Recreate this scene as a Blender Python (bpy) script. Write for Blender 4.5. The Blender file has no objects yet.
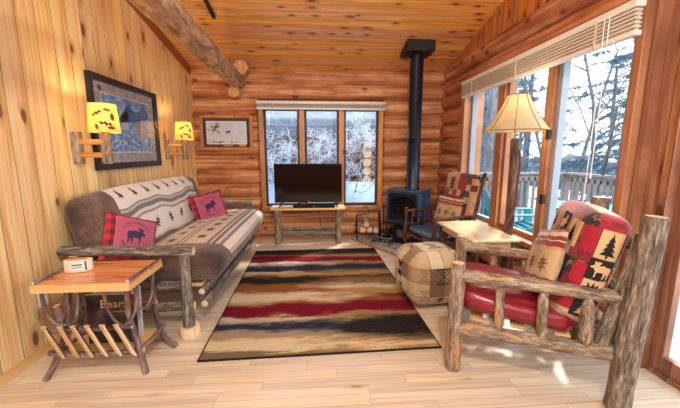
import bpy, bmesh, math, random
from mathutils import Vector as V, Matrix as M, Euler, geometry, noise as mnoise
from math import pi, sin, cos, radians as rad, atan2, sqrt
random.seed(7)
SC = bpy.context.scene
COL = SC.collection

# ------------------------------------------------------------------ node helpers
def c(r, g, b):
    f = lambda v: (v/255/12.92 if v/255 <= .04045 else ((v/255+.055)/1.055)**2.4)
    return (f(r), f(g), f(b), 1)

class G:
    def __init__(s, name):
        s.m = bpy.data.materials.new(name); s.m.use_nodes = True
        s.t = s.m.node_tree; s.t.nodes.clear()
        s.out = s.t.nodes.new('ShaderNodeOutputMaterial')
    def put(s, sock, v):
        if v is None: return
        if isinstance(v, bpy.types.NodeSocket): s.t.links.new(v, sock)
        elif isinstance(v, (int, float)) and sock.type in ('VECTOR',): sock.default_value = (v, v, v)
        else: sock.default_value = v
    def node(s, typ, ins={}, **props):
        n = s.t.nodes.new('ShaderNode'+typ)
        for k, v in props.items(): setattr(n, k, v)
        for k, v in ins.items(): s.put(n.inputs[k], v)
        return n
    def math(s, op, a, b=None, cc=None, clamp=False):
        n = s.t.nodes.new('ShaderNodeMath'); n.operation = op; n.use_clamp = clamp
        s.put(n.inputs[0], a); s.put(n.inputs[1], b)
        if cc is not None: s.put(n.inputs[2], cc)
        return n.outputs[0]
    def mul(s, a, b): return s.math('MULTIPLY', a, b)
    def add(s, a, b): return s.math('ADD', a, b)
    def sub(s, a, b): return s.math('SUBTRACT', a, b)
    def obj(s): return s.node('TexCoord').outputs['Object']
    def lp(s): return s.node('Attribute', attribute_name='lp').outputs['Vector']
    def sep(s, v): n = s.node('SeparateXYZ', {0: v}); return n.outputs[0], n.outputs[1], n.outputs[2]
    def xyz(s, x=0., y=0., z=0.): return s.node('CombineXYZ', {0: x, 1: y, 2: z}).outputs[0]
    def scale(s, v, k): 
        n = s.t.nodes.new('ShaderNodeVectorMath'); n.operation = 'MULTIPLY'
        s.put(n.inputs[0], v); s.put(n.inputs[1], k); return n.outputs[0]
    def noise(s, v, sc=5., det=3., rough=.55, dist=0.):
        return s.node('TexNoise', {'Vector': v, 'Scale': sc, 'Detail': det, 'Roughness': rough, 'Distortion': dist}).outputs[0]
    def vor(s, v, sc=5., feat='F1', rnd=1., dim='3D'):
        n = s.node('TexVoronoi', {'Vector': v, 'Scale': sc, 'Randomness': rnd}, feature=feat, voronoi_dimensions=dim)
        return n.outputs['Distance'], (n.outputs['Color'] if 'Color' in n.outputs else None)
    def white(s, v):
        n = s.node('TexWhiteNoise', {'Vector': v}, noise_dimensions='3D'); return n.outputs['Value'], n.outputs['Color']
    def ramp(s, f, stops, interp='LINEAR'):
        n = s.node('ValToRGB', {0: f}); r = n.color_ramp; r.interpolation = interp
        while len(r.elements) > 1: r.elements.remove(r.elements[-1])
        r.elements[0].position = stops[0][0]; r.elements[0].color = stops[0][1]
        for p, col in stops[1:]:
            e = r.elements.new(p); e.color = col
        return n.outputs[0]
    def step(s, f, a, b):
        n = s.node('MapRange', {0: f, 1: a, 2: b, 3: 0., 4: 1.}, interpolation_type='SMOOTHSTEP'); return n.outputs[0]
    def mix(s, f, a, b, mode='MIX'):
        n = s.t.nodes.new('ShaderNodeMix'); n.data_type = 'RGBA'; n.blend_type = mode
        s.put(n.inputs[0], f); s.put(n.inputs[6], a); s.put(n.inputs[7], b); return n.outputs[2]
    def hsv(s, col, h=.5, sat=1., v=1.):
        return s.node('HueSaturation', {'Hue': h, 'Saturation': sat, 'Value': v, 'Color': col}).outputs[0]
    def bump(s, h, strength=.3, dist=.01):
        return s.node('Bump', {'Height': h, 'Strength': strength, 'Distance': dist}).outputs[0]
    def pbr(s, col, rough=.5, metal=0., bump=None, spec=.5, sheen=0., emit=None, estr=0., coat=0.):
        n = s.t.nodes.new('ShaderNodeBsdfPrincipled')
        s.put(n.inputs['Base Color'], col); s.put(n.inputs['Roughness'], rough); s.put(n.inputs['Metallic'], metal)
        s.put(n.inputs['Specular IOR Level'], spec); n.inputs['Sheen Weight'].default_value = sheen
        n.inputs['Coat Weight'].default_value = coat; n.inputs['Coat Roughness'].default_value = .15
        if bump is not None: s.put(n.inputs['Normal'], bump)
        if emit is not None: s.put(n.inputs['Emission Color'], emit); n.inputs['Emission Strength'].default_value = estr
        s.t.links.new(n.outputs[0], s.out.inputs[0]); return s.m

def plain(name, col, rough=.5, metal=0., var=.12, sc=30., bs=.0, spec=.5, sheen=0., coat=0.):
    g = G(name); v = g.obj(); n = g.noise(v, sc, 3)
    dk = tuple(x*(1-var) for x in col[:3])+(1,); lt = tuple(min(1, x*(1+var)) for x in col[:3])+(1,)
    colr = g.mix(n, dk, lt)
    return g.pbr(colr, rough, metal, g.bump(n, bs, .004) if bs else None, spec, sheen, coat=coat)

def planks(name, across, along, width, lo, mid, hi, knot, knotden=.5, rough=.5, off=0., joint=0., gap=False, gsc=1., tint=.25, coat=0., ksc=1., gapw=.0012):
    """boards: a colour per board, grain along the board, dark knots; joint > 0 cuts boards to random lengths"""
    g = G(name); p = g.sep(g.obj()); a = g.sub(p[across], off); l = p[along]
    q = g.math('DIVIDE', a, width); idx = g.math('FLOOR', q); fr = g.math('FRACT', q)
    r1, rc = g.white(g.xyz(idx, 3.7, 1.1)); ends = None
    if joint:
        ll = g.math('DIVIDE', g.add(l, g.mul(r1, 7.)), joint); jid = g.math('FLOOR', ll); jf = g.math('FRACT', ll)
        r1, rc = g.white(g.xyz(idx, jid, 5.3)); ends = g.math('LESS_THAN', jf, .003/joint)
    rs = g.mul(r1, 37.)
    warp = g.mul(g.sub(g.noise(g.xyz(g.mul(a, 3.), g.mul(l, 1.6), rs), 1., 2), .5), .05)
    aw = g.add(a, warp)
    grain = g.noise(g.xyz(g.mul(aw, 70.*gsc), g.mul(l, 2.2*gsc), rs), 1., 4, .6)
    broad = g.noise(g.xyz(g.mul(aw, 14.*gsc), g.mul(l, .7*gsc), rs), 1., 2)
    f = g.add(g.mul(grain, .55), g.mul(broad, .45))
    col = g.ramp(f, [(.36, lo), (.5, mid), (.62, hi)])
    val = g.add(1.-tint, g.mul(r1, tint*2)); col = g.hsv(col, g.add(.494, g.mul(r1, .012)), g.add(.92, g.mul(r1, .16)), val)
    d, kc = g.vor(g.xyz(g.mul(a, 8.*ksc), g.add(g.mul(l, 3.4*ksc), rs), 0.), 1., dim='2D')
    kr = g.sep(kc)[0]
    on = g.math('LESS_THAN', kr, knotden)
    kz = g.math('MULTIPLY_ADD', g.sep(kc)[1], .12, .10); ring = g.mul(g.sub(1., g.step(d, kz, g.mul(kz, 2.2))), on); core = g.mul(g.sub(1., g.step(d, g.mul(kz, .5), kz)), on)
    col = g.mix(g.mul(ring, .45), col, tuple(x*.6+y*.4 for x, y in zip(lo, knot)))
    col = g.mix(g.mul(core, .85), col, knot)
    h = grain
    if gap:
        e = g.math('MINIMUM', fr, g.sub(1., fr)); line = g.math('LESS_THAN', e, gapw/width)
        if ends is not None: line = g.math('MAXIMUM', line, ends)
        col = g.mix(g.mul(line, .6), col, tuple(x*.25 for x in lo[:3])+(1,))
    return g.pbr(col, g.add(rough-.06, g.mul(grain, .12)), 0, g.bump(h, .06, .004), coat=coat)

def logwood(name, lo, mid, hi, crack, rough=.5, ksc=1., bs=.25):
    g = G(name); v = g.lp(); x, y, z = g.sep(v)
    st = g.noise(g.xyz(g.mul(x, 26.), g.mul(y, 26.), g.mul(z, 1.1)), 1., 4, .6)
    br = g.noise(g.xyz(g.mul(x, 5.), g.mul(y, 5.), g.mul(z, .9)), 1., 3)
    col = g.ramp(g.add(g.mul(st, .5), g.mul(br, .5)), [(.37, lo), (.5, mid), (.62, hi)])
    blot = g.noise(v, 4.5, 4, .65); col = g.hsv(col, .5, 1., g.add(.45, g.mul(blot, 1.1)))
    d, kc = g.vor(g.xyz(g.mul(x, 7.*ksc), g.mul(y, 7.*ksc), g.mul(z, 4.*ksc)), 1.); on = g.math('LESS_THAN', g.sep(kc)[0], .26)
    core = g.mul(g.sub(1., g.step(d, .12, .3)), on); col = g.mix(g.mul(core, .8), col, crack)
    ck = g.noise(g.xyz(g.mul(x, 40.), g.mul(y, 40.), g.mul(z, .8)), 1., 2, .5)
    line = g.mul(g.sub(1., g.step(ck, .26, .34)), .8); col = g.mix(line, col, crack)
    return g.pbr(col, rough, 0, g.bump(g.add(st, g.mul(line, -1.)), bs, .01))

def bark(name, dark, mid, light, fx=45., fz=9., bs=.8, rough=.85, patch=None):
    g = G(name); x, y, z = g.sep(g.lp())
    v = g.xyz(g.mul(x, fx), g.mul(y, fx), g.mul(z, fz))
    n = g.noise(v, 1., 4, .65, .4); r = g.noise(g.xyz(g.mul(x, fx*.45), g.mul(y, fx*.45), g.mul(z, fz*.35)), 1., 3)
    f = g.add(g.mul(n, .6), g.mul(r, .4))
    col = g.ramp(f, [(.36, dark), (.5, mid), (.64, light)])
    if patch:
        pn = g.noise(g.xyz(g.mul(x, 14.), g.mul(y, 14.), g.mul(z, 5.)), 1., 2)
        col = g.mix(g.mul(g.step(pn, .60, .66), .8), col, patch)
    return g.pbr(col, rough, 0, g.bump(f, bs, .008), spec=.3)

def glass_mat(name, tint=(1, 1, 1, 1), refl=1.):
    g = G(name)
    tr = g.node('BsdfTransparent', {'Color': tint}); gl = g.node('BsdfGlossy', {'Roughness': .02})
    bf = g.node('NewGeometry').outputs['Backfacing']; fr = g.node('Fresnel', {'IOR': g.sub(1.45, g.mul(bf, 1.45-1/1.45))}); mx = g.node('MixShader', {0: g.mul(fr.outputs[0], refl)})
    g.t.links.new(tr.outputs[0], mx.inputs[1]); g.t.links.new(gl.outputs[0], mx.inputs[2]); g.t.links.new(mx.outputs[0], g.out.inputs[0])
    return g.m

def shade_mat(name, col, mottled=.15, trans=.55):
    g = G(name); v = g.obj(); n = g.noise(v, 14., 4)
    cc = g.mix(n, tuple(x*(1-mottled) for x in col[:3])+(1,), tuple(min(1, x*(1+mottled)) for x in col[:3])+(1,))
    d = g.node('BsdfDiffuse', {'Color': cc}); t = g.node('BsdfTranslucent', {'Color': cc}); mx = g.node('MixShader', {0: trans})
    g.t.links.new(d.outputs[0], mx.inputs[1]); g.t.links.new(t.outputs[0], mx.inputs[2]); g.t.links.new(mx.outputs[0], g.out.inputs[0])
    return g.m

# ------------------------------------------------------------------ mesh helpers
def frame_of(d):
    d = d.normalized(); a = V((0, 0, 1)) if abs(d.z) < .9 else V((1, 0, 0))
    u = d.cross(a).normalized(); return u, d.cross(u).normalized()

class MB:
    def __init__(s): s.v = []; s.f = []; s.l = []; s.mi = []
    def add(s, vs, fs, lp=None, mi=0):
        b = len(s.v); s.v += [tuple(x) for x in vs]; s.l += [tuple(x) for x in (lp if lp else vs)]
        s.f += [tuple(b+i for i in f) for f in fs]; s.mi += (mi if isinstance(mi, list) else [mi]*len(fs)); return s
    def box(s, lo, hi, mi=0, mat=None):
        x0, y0, z0 = lo; x1, y1, z1 = hi
        vs = [V(p) for p in ((x0, y0, z0), (x1, y0, z0), (x1, y1, z0), (x0, y1, z0), (x0, y0, z1), (x1, y0, z1), (x1, y1, z1), (x0, y1, z1))]
        if mat: vs = [mat @ p for p in vs]
        return s.add(vs, [(3, 2, 1, 0), (4, 5, 6, 7), (0, 1, 5, 4), (1, 2, 6, 5), (2, 3, 7, 6), (3, 0, 4, 7)], None, mi)
    def cbox(s, ctr, size, mi=0, rz=0):
        m = M.Translation(ctr) @ M.Rotation(rz, 4, 'Z'); h = V(size)/2
        return s.box(-h, h, mi, m)
    def bar(s, p0, p1, w, h, mi=0, up=(0, 0, 1)):
        p0, p1 = V(p0), V(p1); d = (p1-p0).normalized(); u = V(up); x = d.cross(u)
        if x.length < 1e-4: x = d.cross(V((1, 0, 0)))
        x.normalize(); y = x.cross(d).normalized()
        vs = [p+x*a*w/2+y*b*h/2 for p in (p0, p1) for a, b in ((-1, -1), (1, -1), (1, 1), (-1, 1))]
        return s.add(vs, [(0, 1, 2, 3), (7, 6, 5, 4), (0, 4, 5, 1), (1, 5, 6, 2), (2, 6, 7, 3), (3, 7, 4, 0)], None, mi)
    def limb(s, pts, rad_, seg=8, mi=0, cap=None, wob=0., closed_caps=True, off=None, point=0.):
        """a tube along points with a radius each; lp holds (r cos, r sin, length); cap = material of the cut ends"""
        pts = [V(p) for p in pts]; n = len(pts)
        if isinstance(rad_, (int, float)): rad_ = [rad_]*n
        off = random.random()*50 if off is None else off
        t = [(pts[min(i+1, n-1)]-pts[max(i-1, 0)]) for i in range(n)]
        u, w = frame_of(t[0]); vs = []; lp = []; L = 0
        for i in range(n):
            d = t[i].normalized(); u = (u-d*u.dot(d)).normalized(); w = d.cross(u)
            if i: L += (pts[i]-pts[i-1]).length
            for k in range(seg):
                a = 2*pi*k/seg; r = rad_[i]
                if wob: r *= 1+wob*mnoise.noise(V((cos(a)*1.3+off*3.1, sin(a)*1.3, L*5/max(.2, rad_[i]*14)+off)))
                vs.append(pts[i]+(u*cos(a)+w*sin(a))*r); lp.append((cos(a)*rad_[i]+off, sin(a)*rad_[i], L+off))
        fs = [(i*seg+k, i*seg+(k+1) % seg, (i+1)*seg+(k+1) % seg, (i+1)*seg+k) for i in range(n-1) for k in range(seg)]
        b = len(s.v); s.add(vs, fs, lp, mi)
        if closed_caps:
            for i, sg in ((0, -1), (n-1, 1)):
                dd = t[i].normalized()*sg*point
                ids = [b+i*seg+k for k in range(seg)]; cm = mi if cap is None else cap
                ring = [V(s.v[q]) for q in ids]; ctr = sum(ring, V())/seg+dd
                s.add(ring+[ctr], [((k, (k+1) % seg, seg) if sg > 0 else ((k+1) % seg, k, seg)) for k in range(seg)],
                      [tuple(V(s.v[q])) for q in ids]+[tuple(ctr)], cm)
        return s
    def log(s, p0, p1, r0, r1=None, seg=12, n=8, bend=.0, wob=.08, mi=0, cap=1, cham=.25, knob=.03):
        """a peeled or barked log with soft ends and a small bend"""
        p0, p1 = V(p0), V(p1); r1 = r0 if r1 is None else r1; L = (p1-p0).length; d = (p1-p0)/L; u, w = frame_of(d)
        bu = random.uniform(-1, 1)*bend; bw = random.uniform(-1, 1)*bend; off = random.random()*60
        ts = [0, min(.03, cham*r0/L)]+[i/n for i in range(1, n)]+[1-min(.03, cham*r0/L), 1]
        pts = []; rs = []
        for i, t in enumerate(ts):
            k = sin(pi*t); pts.append(p0+d*L*t+u*bu*k+w*bw*k)
            r = (r0+(r1-r0)*t)*(1+knob*mnoise.noise(V((t*L*4+off, off, 0))))
            rs.append(r*(1-cham*.45) if i in (0, len(ts)-1) else r)
        return s.limb(pts, rs, seg, mi, cap, wob, off=off)
    def lathe(s, prof, seg=24, ctr=(0, 0, 0), mi=0, closed=False, sq=None):
        vs = []; cx, cy, cz = ctr
        for r, z in prof:
            for k in range(seg):
                a = 2*pi*k/seg; vs.append((cx+r*cos(a), cy+r*sin(a), cz+z))
        n = len(prof); m = n if closed else n-1
        fs = [(i*seg+k, i*seg+(k+1) % seg, ((i+1) % n)*seg+(k+1) % seg, ((i+1) % n)*seg+k) for i in range(m) for k in range(seg)]
        if not closed:
            if prof[0][0] > 1e-4: fs.append(tuple(reversed(range(seg))))
            if prof[-1][0] > 1e-4: fs.append(tuple(range((n-1)*seg, n*seg)))
        return s.add(vs, fs, None, mi)
    def prism(s, poly, z0, z1, mi=0):
        n = len(poly); vs = [(x, y, z0) for x, y in poly]+[(x, y, z1) for x, y in poly]
        return s.add(vs, [tuple(reversed(range(n))), tuple(range(n, 2*n))]+[(i, (i+1) % n, n+(i+1) % n, n+i) for i in range(n)], None, mi)
    def decal(s, poly, fmap, mi, maxlen=.04, lpz=0):
        """fill a 2-D outline and lay it on a surface through fmap(x, y)"""
        tris = geometry.tessellate_polygon([[V((x, y, 0)) for x, y in poly]])
        st = [tuple(V(poly[i]).to_2d() if len(poly[i]) > 2 else V((poly[i][0], poly[i][1])) for i in t) for t in tris]
        out = []
        while st:
            a, b, d = st.pop(); es = [((b-a).length, 0), ((d-b).length, 1), ((a-d).length, 2)]; L, k = max(es)
            if L > maxlen and len(out)+len(st) < 900:
                if k == 0: m = (a+b)/2; st += [(a, m, d), (m, b, d)]
                elif k == 1: m = (b+d)/2; st += [(a, b, m), (a, m, d)]
                else: m = (a+d)/2; st += [(a, b, m), (m, b, d)]
            else: out.append((a, b, d))
        for t in out:
            if (t[1]-t[0]).cross(t[2]-t[0]) < 0: t = (t[0], t[2], t[1])
            s.add([fmap(p.x, p.y) for p in t], [(0, 1, 2)], None, mi)
        return s
    def build(s, name, mats, parent=None, bevel=0., smooth=40, sub=0, loc=None, rot=None, seg=2):
        me = bpy.data.meshes.new(name); me.from_pydata(s.v, [], s.f)
        if not isinstance(mats, (list, tuple)): mats = [mats]
        for m in mats: me.materials.append(m)
        at = me.attributes.new('lp', 'FLOAT_VECTOR', 'POINT'); at.data.foreach_set('vector', [q for p in s.l for q in p])
        if len(mats) > 1: me.polygons.foreach_set('material_index', [min(i, len(mats)-1) for i in s.mi])
        me.update()
        if smooth: me.shade_smooth(); me.set_sharp_from_angle(angle=rad(smooth))
        o = bpy.data.objects.new(name, me); COL.objects.link(o)
        if parent: o.parent = parent
        if loc: o.location = loc
        if rot: o.rotation_euler = rot
        if bevel:
            b = o.modifiers.new('bevel', 'BEVEL'); b.width = bevel; b.segments = seg; b.limit_method = 'ANGLE'; b.angle_limit = rad(35)
        if sub:
            b = o.modifiers.new('subd', 'SUBSURF'); b.levels = sub; b.render_levels = sub
        return o

def thing(name, label, cat, loc=(0, 0, 0), rz=0., group=None):
    o = bpy.data.objects.new(name, None); COL.objects.link(o); o.location = loc; o.rotation_euler = (0, 0, rz)
    o.empty_display_size = .1
    return tag(o, label, cat, group)
def tag(o, label, cat, group=None):
    o['label'] = label; o['category'] = cat
    if group: o['group'] = group
    return o
def struct(o, label=None, cat=None):
    o['kind'] = 'structure'
    if label: o['label'] = label
    if cat: o['category'] = cat
    return o
def copy_tree(o, parent=None):
    k = o.copy(); COL.objects.link(k); k.parent = parent
    for ch in list(o.children): copy_tree(ch, k)
    return k

def text_polys(txt, size=1.):
    """outline triangles of a word, as (points, faces) in its own plane, centred"""
    cu = bpy.data.curves.new('t', 'FONT'); cu.body = txt; cu.size = size; cu.align_x = 'CENTER'; cu.align_y = 'CENTER'; cu.resolution_u = 2
    o = bpy.data.objects.new('t', cu); COL.objects.link(o)
    me = bpy.data.meshes.new_from_object(o); vs = [v.co.to_2d() for v in me.vertices]; fs = [tuple(p.vertices) for p in me.polygons]
    bpy.data.objects.remove(o); bpy.data.curves.remove(cu); bpy.data.meshes.remove(me)
    return vs, fs
def put_text(mb, txt, size, fmap, mi):
    vs, fs = text_polys(txt, size); mb.add([fmap(p.x, p.y) for p in vs], fs, None, mi)

def soft_block(hx, hy, hz, r=.06, puff=.02, sag=None):
    """the surface map of a stuffed block: p on a cube shell (metres) -> rounded, bulging point"""
    def f(p, lift=0.):
        p = V(p); rr = min(r, hx, hy, hz)
        inn = V((max(-hx+rr, min(hx-rr, p.x)), max(-hy+rr, min(hy-rr, p.y)), max(-hz+rr, min(hz-rr, p.z))))
        d = p-inn; d = d.normalized() if d.length > 1e-6 else V((0, 0, 1))
        q = inn+d*(rr+lift); u, v, w = p.x/hx, p.y/hy, p.z/hz
        q += V((d.x*puff*(1-v*v)*(1-w*w), d.y*puff*(1-u*u)*(1-w*w), d.z*puff*(1-u*u)*(1-v*v)))
        if sag: q = sag(q)
        return q
    return f
def block_mesh(mb, fmap, hx, hy, hz, n=14, mi=0):
    for ax in range(3):
        for sg in (-1, 1):
            h = [hx, hy, hz]; a, b = [(1, 2), (2, 0), (0, 1)][ax]; vs = []; lp = []
            for i in range(n+1):
                for j in range(n+1):
                    p = [0, 0, 0]; p[ax] = sg*h[ax]; tx = lambda t: sin((t*2-1)*pi/2*.86)/sin(pi/2*.86)
                    p[a] = tx(i/n)*h[a]; p[b] = tx(j/n)*h[b]; vs.append(fmap(p)); lp.append(p)
            fs = []
            for i in range(n):
                for j in range(n):
                    q = (i*(n+1)+j, (i+1)*(n+1)+j, (i+1)*(n+1)+j+1, i*(n+1)+j+1); fs.append(q if sg > 0 else q[::-1])
            mb.add(vs, fs, lp, mi)
def weld(o, d=.0008):
    bm = bmesh.new(); bm.from_mesh(o.data); bmesh.ops.remove_doubles(bm, verts=bm.verts, dist=d); bm.to_mesh(o.data); bm.free()
    o.data.shade_smooth(); return o
def pillow_map(w, h, t, pinch=.06):
    def f(u, v, side=1, lift=0.):   # u, v in metres from the centre
        a, b = max(-1, min(1, u/(w/2))), max(-1, min(1, v/(h/2)))
        k = (1-a**2)*(1-b**2); z = t/2*(k**.5)*.85+t*.08*k
        x = u*(1-pinch*(1-abs(a))*0-pinch*(1-b*b)*abs(a)**2); y = v*(1-pinch*(1-a*a)*abs(b)**2)
        return V((x, y, side*(z+lift)))
    return f
def pillow_mesh(mb, fm, w, h, n=16, mi=0, miback=0):
    for side in (1, -1):
        vs = []; lp = []
        for i in range(n+1):
            for j in range(n+1):
                u = sin((i/n*2-1)*pi/2)*w/2; v = sin((j/n*2-1)*pi/2)*h/2; vs.append(fm(u, v, side)); lp.append((u, v, side))
        fs = []
        for i in range(n):
            for j in range(n):
                q = (i*(n+1)+j, (i+1)*(n+1)+j, (i+1)*(n+1)+j+1, i*(n+1)+j+1); fs.append(q if side > 0 else q[::-1])
        mb.add(vs, fs, lp, mi if side > 0 else miback)

MOOSE = [(.05, .62), (.12, .72), (.3, .74), (.42, .8), (.55, .72), (.62, .78), (.56, .86), (.52, .98), (.6, .92), (.66, .99), (.72, .9), (.8, .97), (.86, .88), (.8, .78), (.86, .7), (.97, .6), (.96, .53), (.85, .54), (.78, .5), (.74, .42), (.70, .36), (.70, .0), (.64, 0), (.62, .32), (.5, .34), (.35, .36), (.32, .2), (.34, 0), (.27, 0), (.24, .2), (.18, .34), (.16, .15), (.16, 0), (.1, 0), (.09, .25), (.06, .45)]
PINE = [(.45, 0), (.45, .12), (.1, .1), (.34, .3), (.18, .28), (.38, .48), (.25, .47), (.42, .66), (.33, .66), (.46, .84), (.5, 1.), (.54, .84), (.67, .66), (.58, .66), (.75, .47), (.62, .48), (.82, .28), (.66, .3), (.9, .1), (.55, .12), (.55, 0)]
SPRIG = [(.46, 0), (.42, .2), (.1, .12), (.4, .34), (.05, .4), (.4, .5), (.2, .66), (.44, .7), (.5, 1.), (.56, .72), (.85, .72), (.6, .55), (.95, .5), (.58, .36), (.9, .2), (.56, .2), (.54, 0)]
def shape(poly, cx, cy, w, h, rot=0., flip=False):
    out = []
    for x, y in poly:
        x = (1-x if flip else x)-.5; y -= .5; x *= w; y *= h
        out.append((cx+x*cos(rot)-y*sin(rot), cy+x*sin(rot)+y*cos(rot)))
    return out

# ------------------------------------------------------------------ materials
PINE_K = c(96, 48, 20)
M_left = planks('pine_wall', 1, 2, .165, c(218, 166, 90), c(245, 207, 140), c(253, 230, 174), c(96, 44, 16), .24, .42, off=-1.08, tint=.14, gap=True, gapw=.005, ksc=.7)
M_ceil = planks('cedar_ceiling', 1, 0, .128, c(212, 134, 62), c(240, 172, 96), c(250, 204, 134), c(92, 34, 14), .34, .38, off=5.72, tint=.1, gap=True, gapw=.004)
M_gable = planks('gable_boards', 1, 2, .15, c(156, 86, 46), c(190, 114, 64), c(212, 140, 86), c(84, 36, 18), .4, .45, off=2.2, tint=.12, gap=True, gapw=.003)
M_plankr = planks('plank_wall', 1, 2, .145, c(118, 74, 54), c(150, 100, 74), c(176, 128, 98), c(70, 32, 18), .15, .4, off=1.97, tint=.1, gap=True, gapw=.004, ksc=.7)
M_floor = planks('maple_floor', 1, 0, .082, c(206, 184, 154), c(224, 207, 181), c(236, 223, 202), c(170, 126, 86), .06, .3, joint=.95, gap=True, gsc=.8, tint=.08, coat=.25)
M_log = logwood('log_wall', c(150, 92, 54), c(208, 142, 92), c(240, 192, 142), c(96, 50, 26))
M_logred = logwood('log_wall_red', c(130, 74, 46), c(188, 122, 82), c(220, 166, 122), c(70, 34, 18))
M_beam = bark('beam_log', c(112, 82, 58), c(178, 138, 102), c(226, 190, 148), 26., 6., .6, .7, c(214, 166, 110))
M_logend = logwood('log_end', c(196, 140, 88), c(222, 172, 118), c(238, 198, 148), c(150, 92, 50))
M_trim = plain('red_trim', c(150, 82, 46), .4, var=.2)
M_casing = planks('casing_wood', 0, 2, .5, c(186, 116, 58), c(206, 136, 74), c(220, 154, 92), PINE_K, .1, .35)
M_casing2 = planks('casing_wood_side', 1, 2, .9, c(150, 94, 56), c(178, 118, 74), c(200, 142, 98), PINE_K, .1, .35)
M_sash = plain('dark_sash', c(58, 52, 48), .5)
M_vinyl = plain('grey_sash', c(150, 160, 172), .4, var=.05)
M_white = plain('white_paint', c(236, 234, 228), .45, var=.03)
M_blind = plain('blind_slats', c(212, 202, 186), .5, var=.05)
M_glass = glass_mat('window_glass', (.98, .99, 1, 1), .5)
M_pglass = glass_mat('picture_glass', (1, 1, 1, 1), .8)
M_black = plain('black_iron', c(22, 22, 24), .45, .3)
M_blackgloss = plain('black_gloss', c(12, 12, 14), .12, var=.02)
M_steel = plain('brushed_steel', c(150, 150, 150), .35, .9)
M_snow = plain('snow', c(148, 164, 186), .8, var=.14, sc=4.)
M_filler = plain('chinking', c(120, 66, 34), .8)

CZ = lambda y: 2.88+.225*(5.72-y)
YB, XL, XR = 5.72, -2.06, 2.26

# ------------------------------------------------------------------ the room
def strips(name, n0, n1, w, fmap, mat, g=.012, gw=.005):
    """tongue-and-groove boards as one surface with V grooves; fmap(a, t, d) -> point (a across, t in {0, 1} along, d out)"""
    mb = MB(); prof = []
    k = 0; a = n0
    while a < n1-1e-4:
        b = min(a+w, n1); prof += [(a, -g), (a+gw, 0), (b-gw, 0)]; a = b
    prof.append((n1, -g))
    vs = []
    for a, d in prof: vs += [fmap(a, 0, d), fmap(a, 1, d)]
    m = len(prof); mb.add(vs, [(2*i, 2*i+2, 2*i+3, 2*i+1) for i in range(m-1)])
    return mb

o = MB().box((-2.3, -1.2, -.1), (2.42, 6., 0)).build('floor', M_floor); struct(o)
mb = strips('w', -1.08, 5.85, .165, lambda a, t, d: (XL+d, a, CZ(a)*t), M_left)
mb.box((XL-.14, -1.08, 0), (XL-.008, 5.98, CZ(5.98)))
wl = mb
mb.add([(XL-.14, -1.08, 2.5), (XL-.01, -1.08, 2.5), (XL-.01, 5.9, 2.83), (XL-.14, 5.9, 2.83), (XL-.14, -1.08, CZ(-1.08)), (XL-.01, -1.08, CZ(-1.08)), (XL-.01, 5.9, 2.84), (XL-.14, 5.9, 2.84)],
       [(3, 2, 1, 0), (4, 5, 6, 7), (0, 1, 5, 4), (1, 2, 6, 5), (2, 3, 7, 6), (3, 0, 4, 7)])
struct(mb.build('wall_left', M_left, smooth=20))
mb = MB(); pr = []
y = 5.72+.128
while y > -1.1:
    pr += [(y, .007), (y-.005, 0), (y-.123, 0)]; y -= .128
vs = []
for a, d in pr: vs += [(-2.2, a, CZ(a)+d), (2.42, a, CZ(a)+d)]
mb.add(vs, [(2*i, 2*i+1, 2*i+3, 2*i+2) for i in range(len(pr)-1)])
mb.add([(-2.2, 6, CZ(6)+.02), (2.42, 6, CZ(6)+.02), (2.42, -1.1, CZ(-1.1)+.02), (-2.2, -1.1, CZ(-1.1)+.02), (-2.2, 6, CZ(6)+.2), (2.42, 6, CZ(6)+.2), (2.42, -1.1, CZ(-1.1)+.2), (-2.2, -1.1, CZ(-1.1)+.2)],
       [(0, 1, 2, 3), (7, 6, 5, 4), (0, 4, 5, 1), (1, 5, 6, 2), (2, 6, 7, 3), (3, 7, 4, 0)])
struct(mb.build('ceiling', M_ceil, smooth=20))

# back wall: twelve courses of round logs, cut for the window
mb = MB(); wx0, wx1 = -.96, 1.13
for k in range(12):
    z = .12+.24*k
    spans = [(-2.1, wx0-.02), (wx1+.02, 2.36)] if .5 < z < 2.3 else [(-2.1, 2.36)]
    for a, b in spans: mb.log((a, 5.83, z), (b, 5.83, z), .133, .133, 16, 14, .006, .035, 0, 1, .7, .05)
for a, b, z0, z1 in ((-2.1, wx0, 0, 2.88), (wx1, 2.4, 0, 2.88), (wx0, wx1, 0, .47), (wx0, wx1, 2.31, 2.88)):
    mb.box((a, 5.79, z0), (b, 5.96, z1), 2)
struct(mb.build('wall_back', [M_log, M_logend, M_filler], smooth=50))

# right wall: round logs around the large window, gable boards above, plank wall and glazed door nearer
mb = MB(); wy0, wy1, wz0, wz1 = 2.12, 4.79, .56, 2.47
zz = 2.81
while zz > 0:
    spans = [(wy1+.02, 5.72)] if wz0 < zz < wz1 else [(2.1, 5.72)]
    for a, b in spans: mb.log((2.29, a, zz), (2.29, b, zz), .133, .133, 16, 14, .006, .035, 0, 1, .7, .05)
    zz -= .24
for y0, y1, z0, z1 in ((2.1, wy0, 0, 2.95), (wy1, 5.8, 0, 2.9), (wy0, wy1, 0, wz0-.01), (wy0, wy1, wz1+.01, 2.9)):
    mb.box((2.25, y0, z0), (2.41, y1, z1), 2)
struct(mb.build('wall_right', [M_logred, M_logend, M_filler], smooth=50))
mb = strips('g', 2.1, 5.76, .15, lambda a, t, d: (2.22-d, a, 2.84+(CZ(a)+.01-2.84)*t), M_gable, .005)
for f in range(len(mb.f)): mb.f[f] = mb.f[f][::-1]
struct(mb.build('wall_gable', M_gable, smooth=20))
mb = strips('p', 1.97, 2.12, .145, lambda a, t, d: (XR-d, a, CZ(a)*t), M_plankr, .006, .007)
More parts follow.
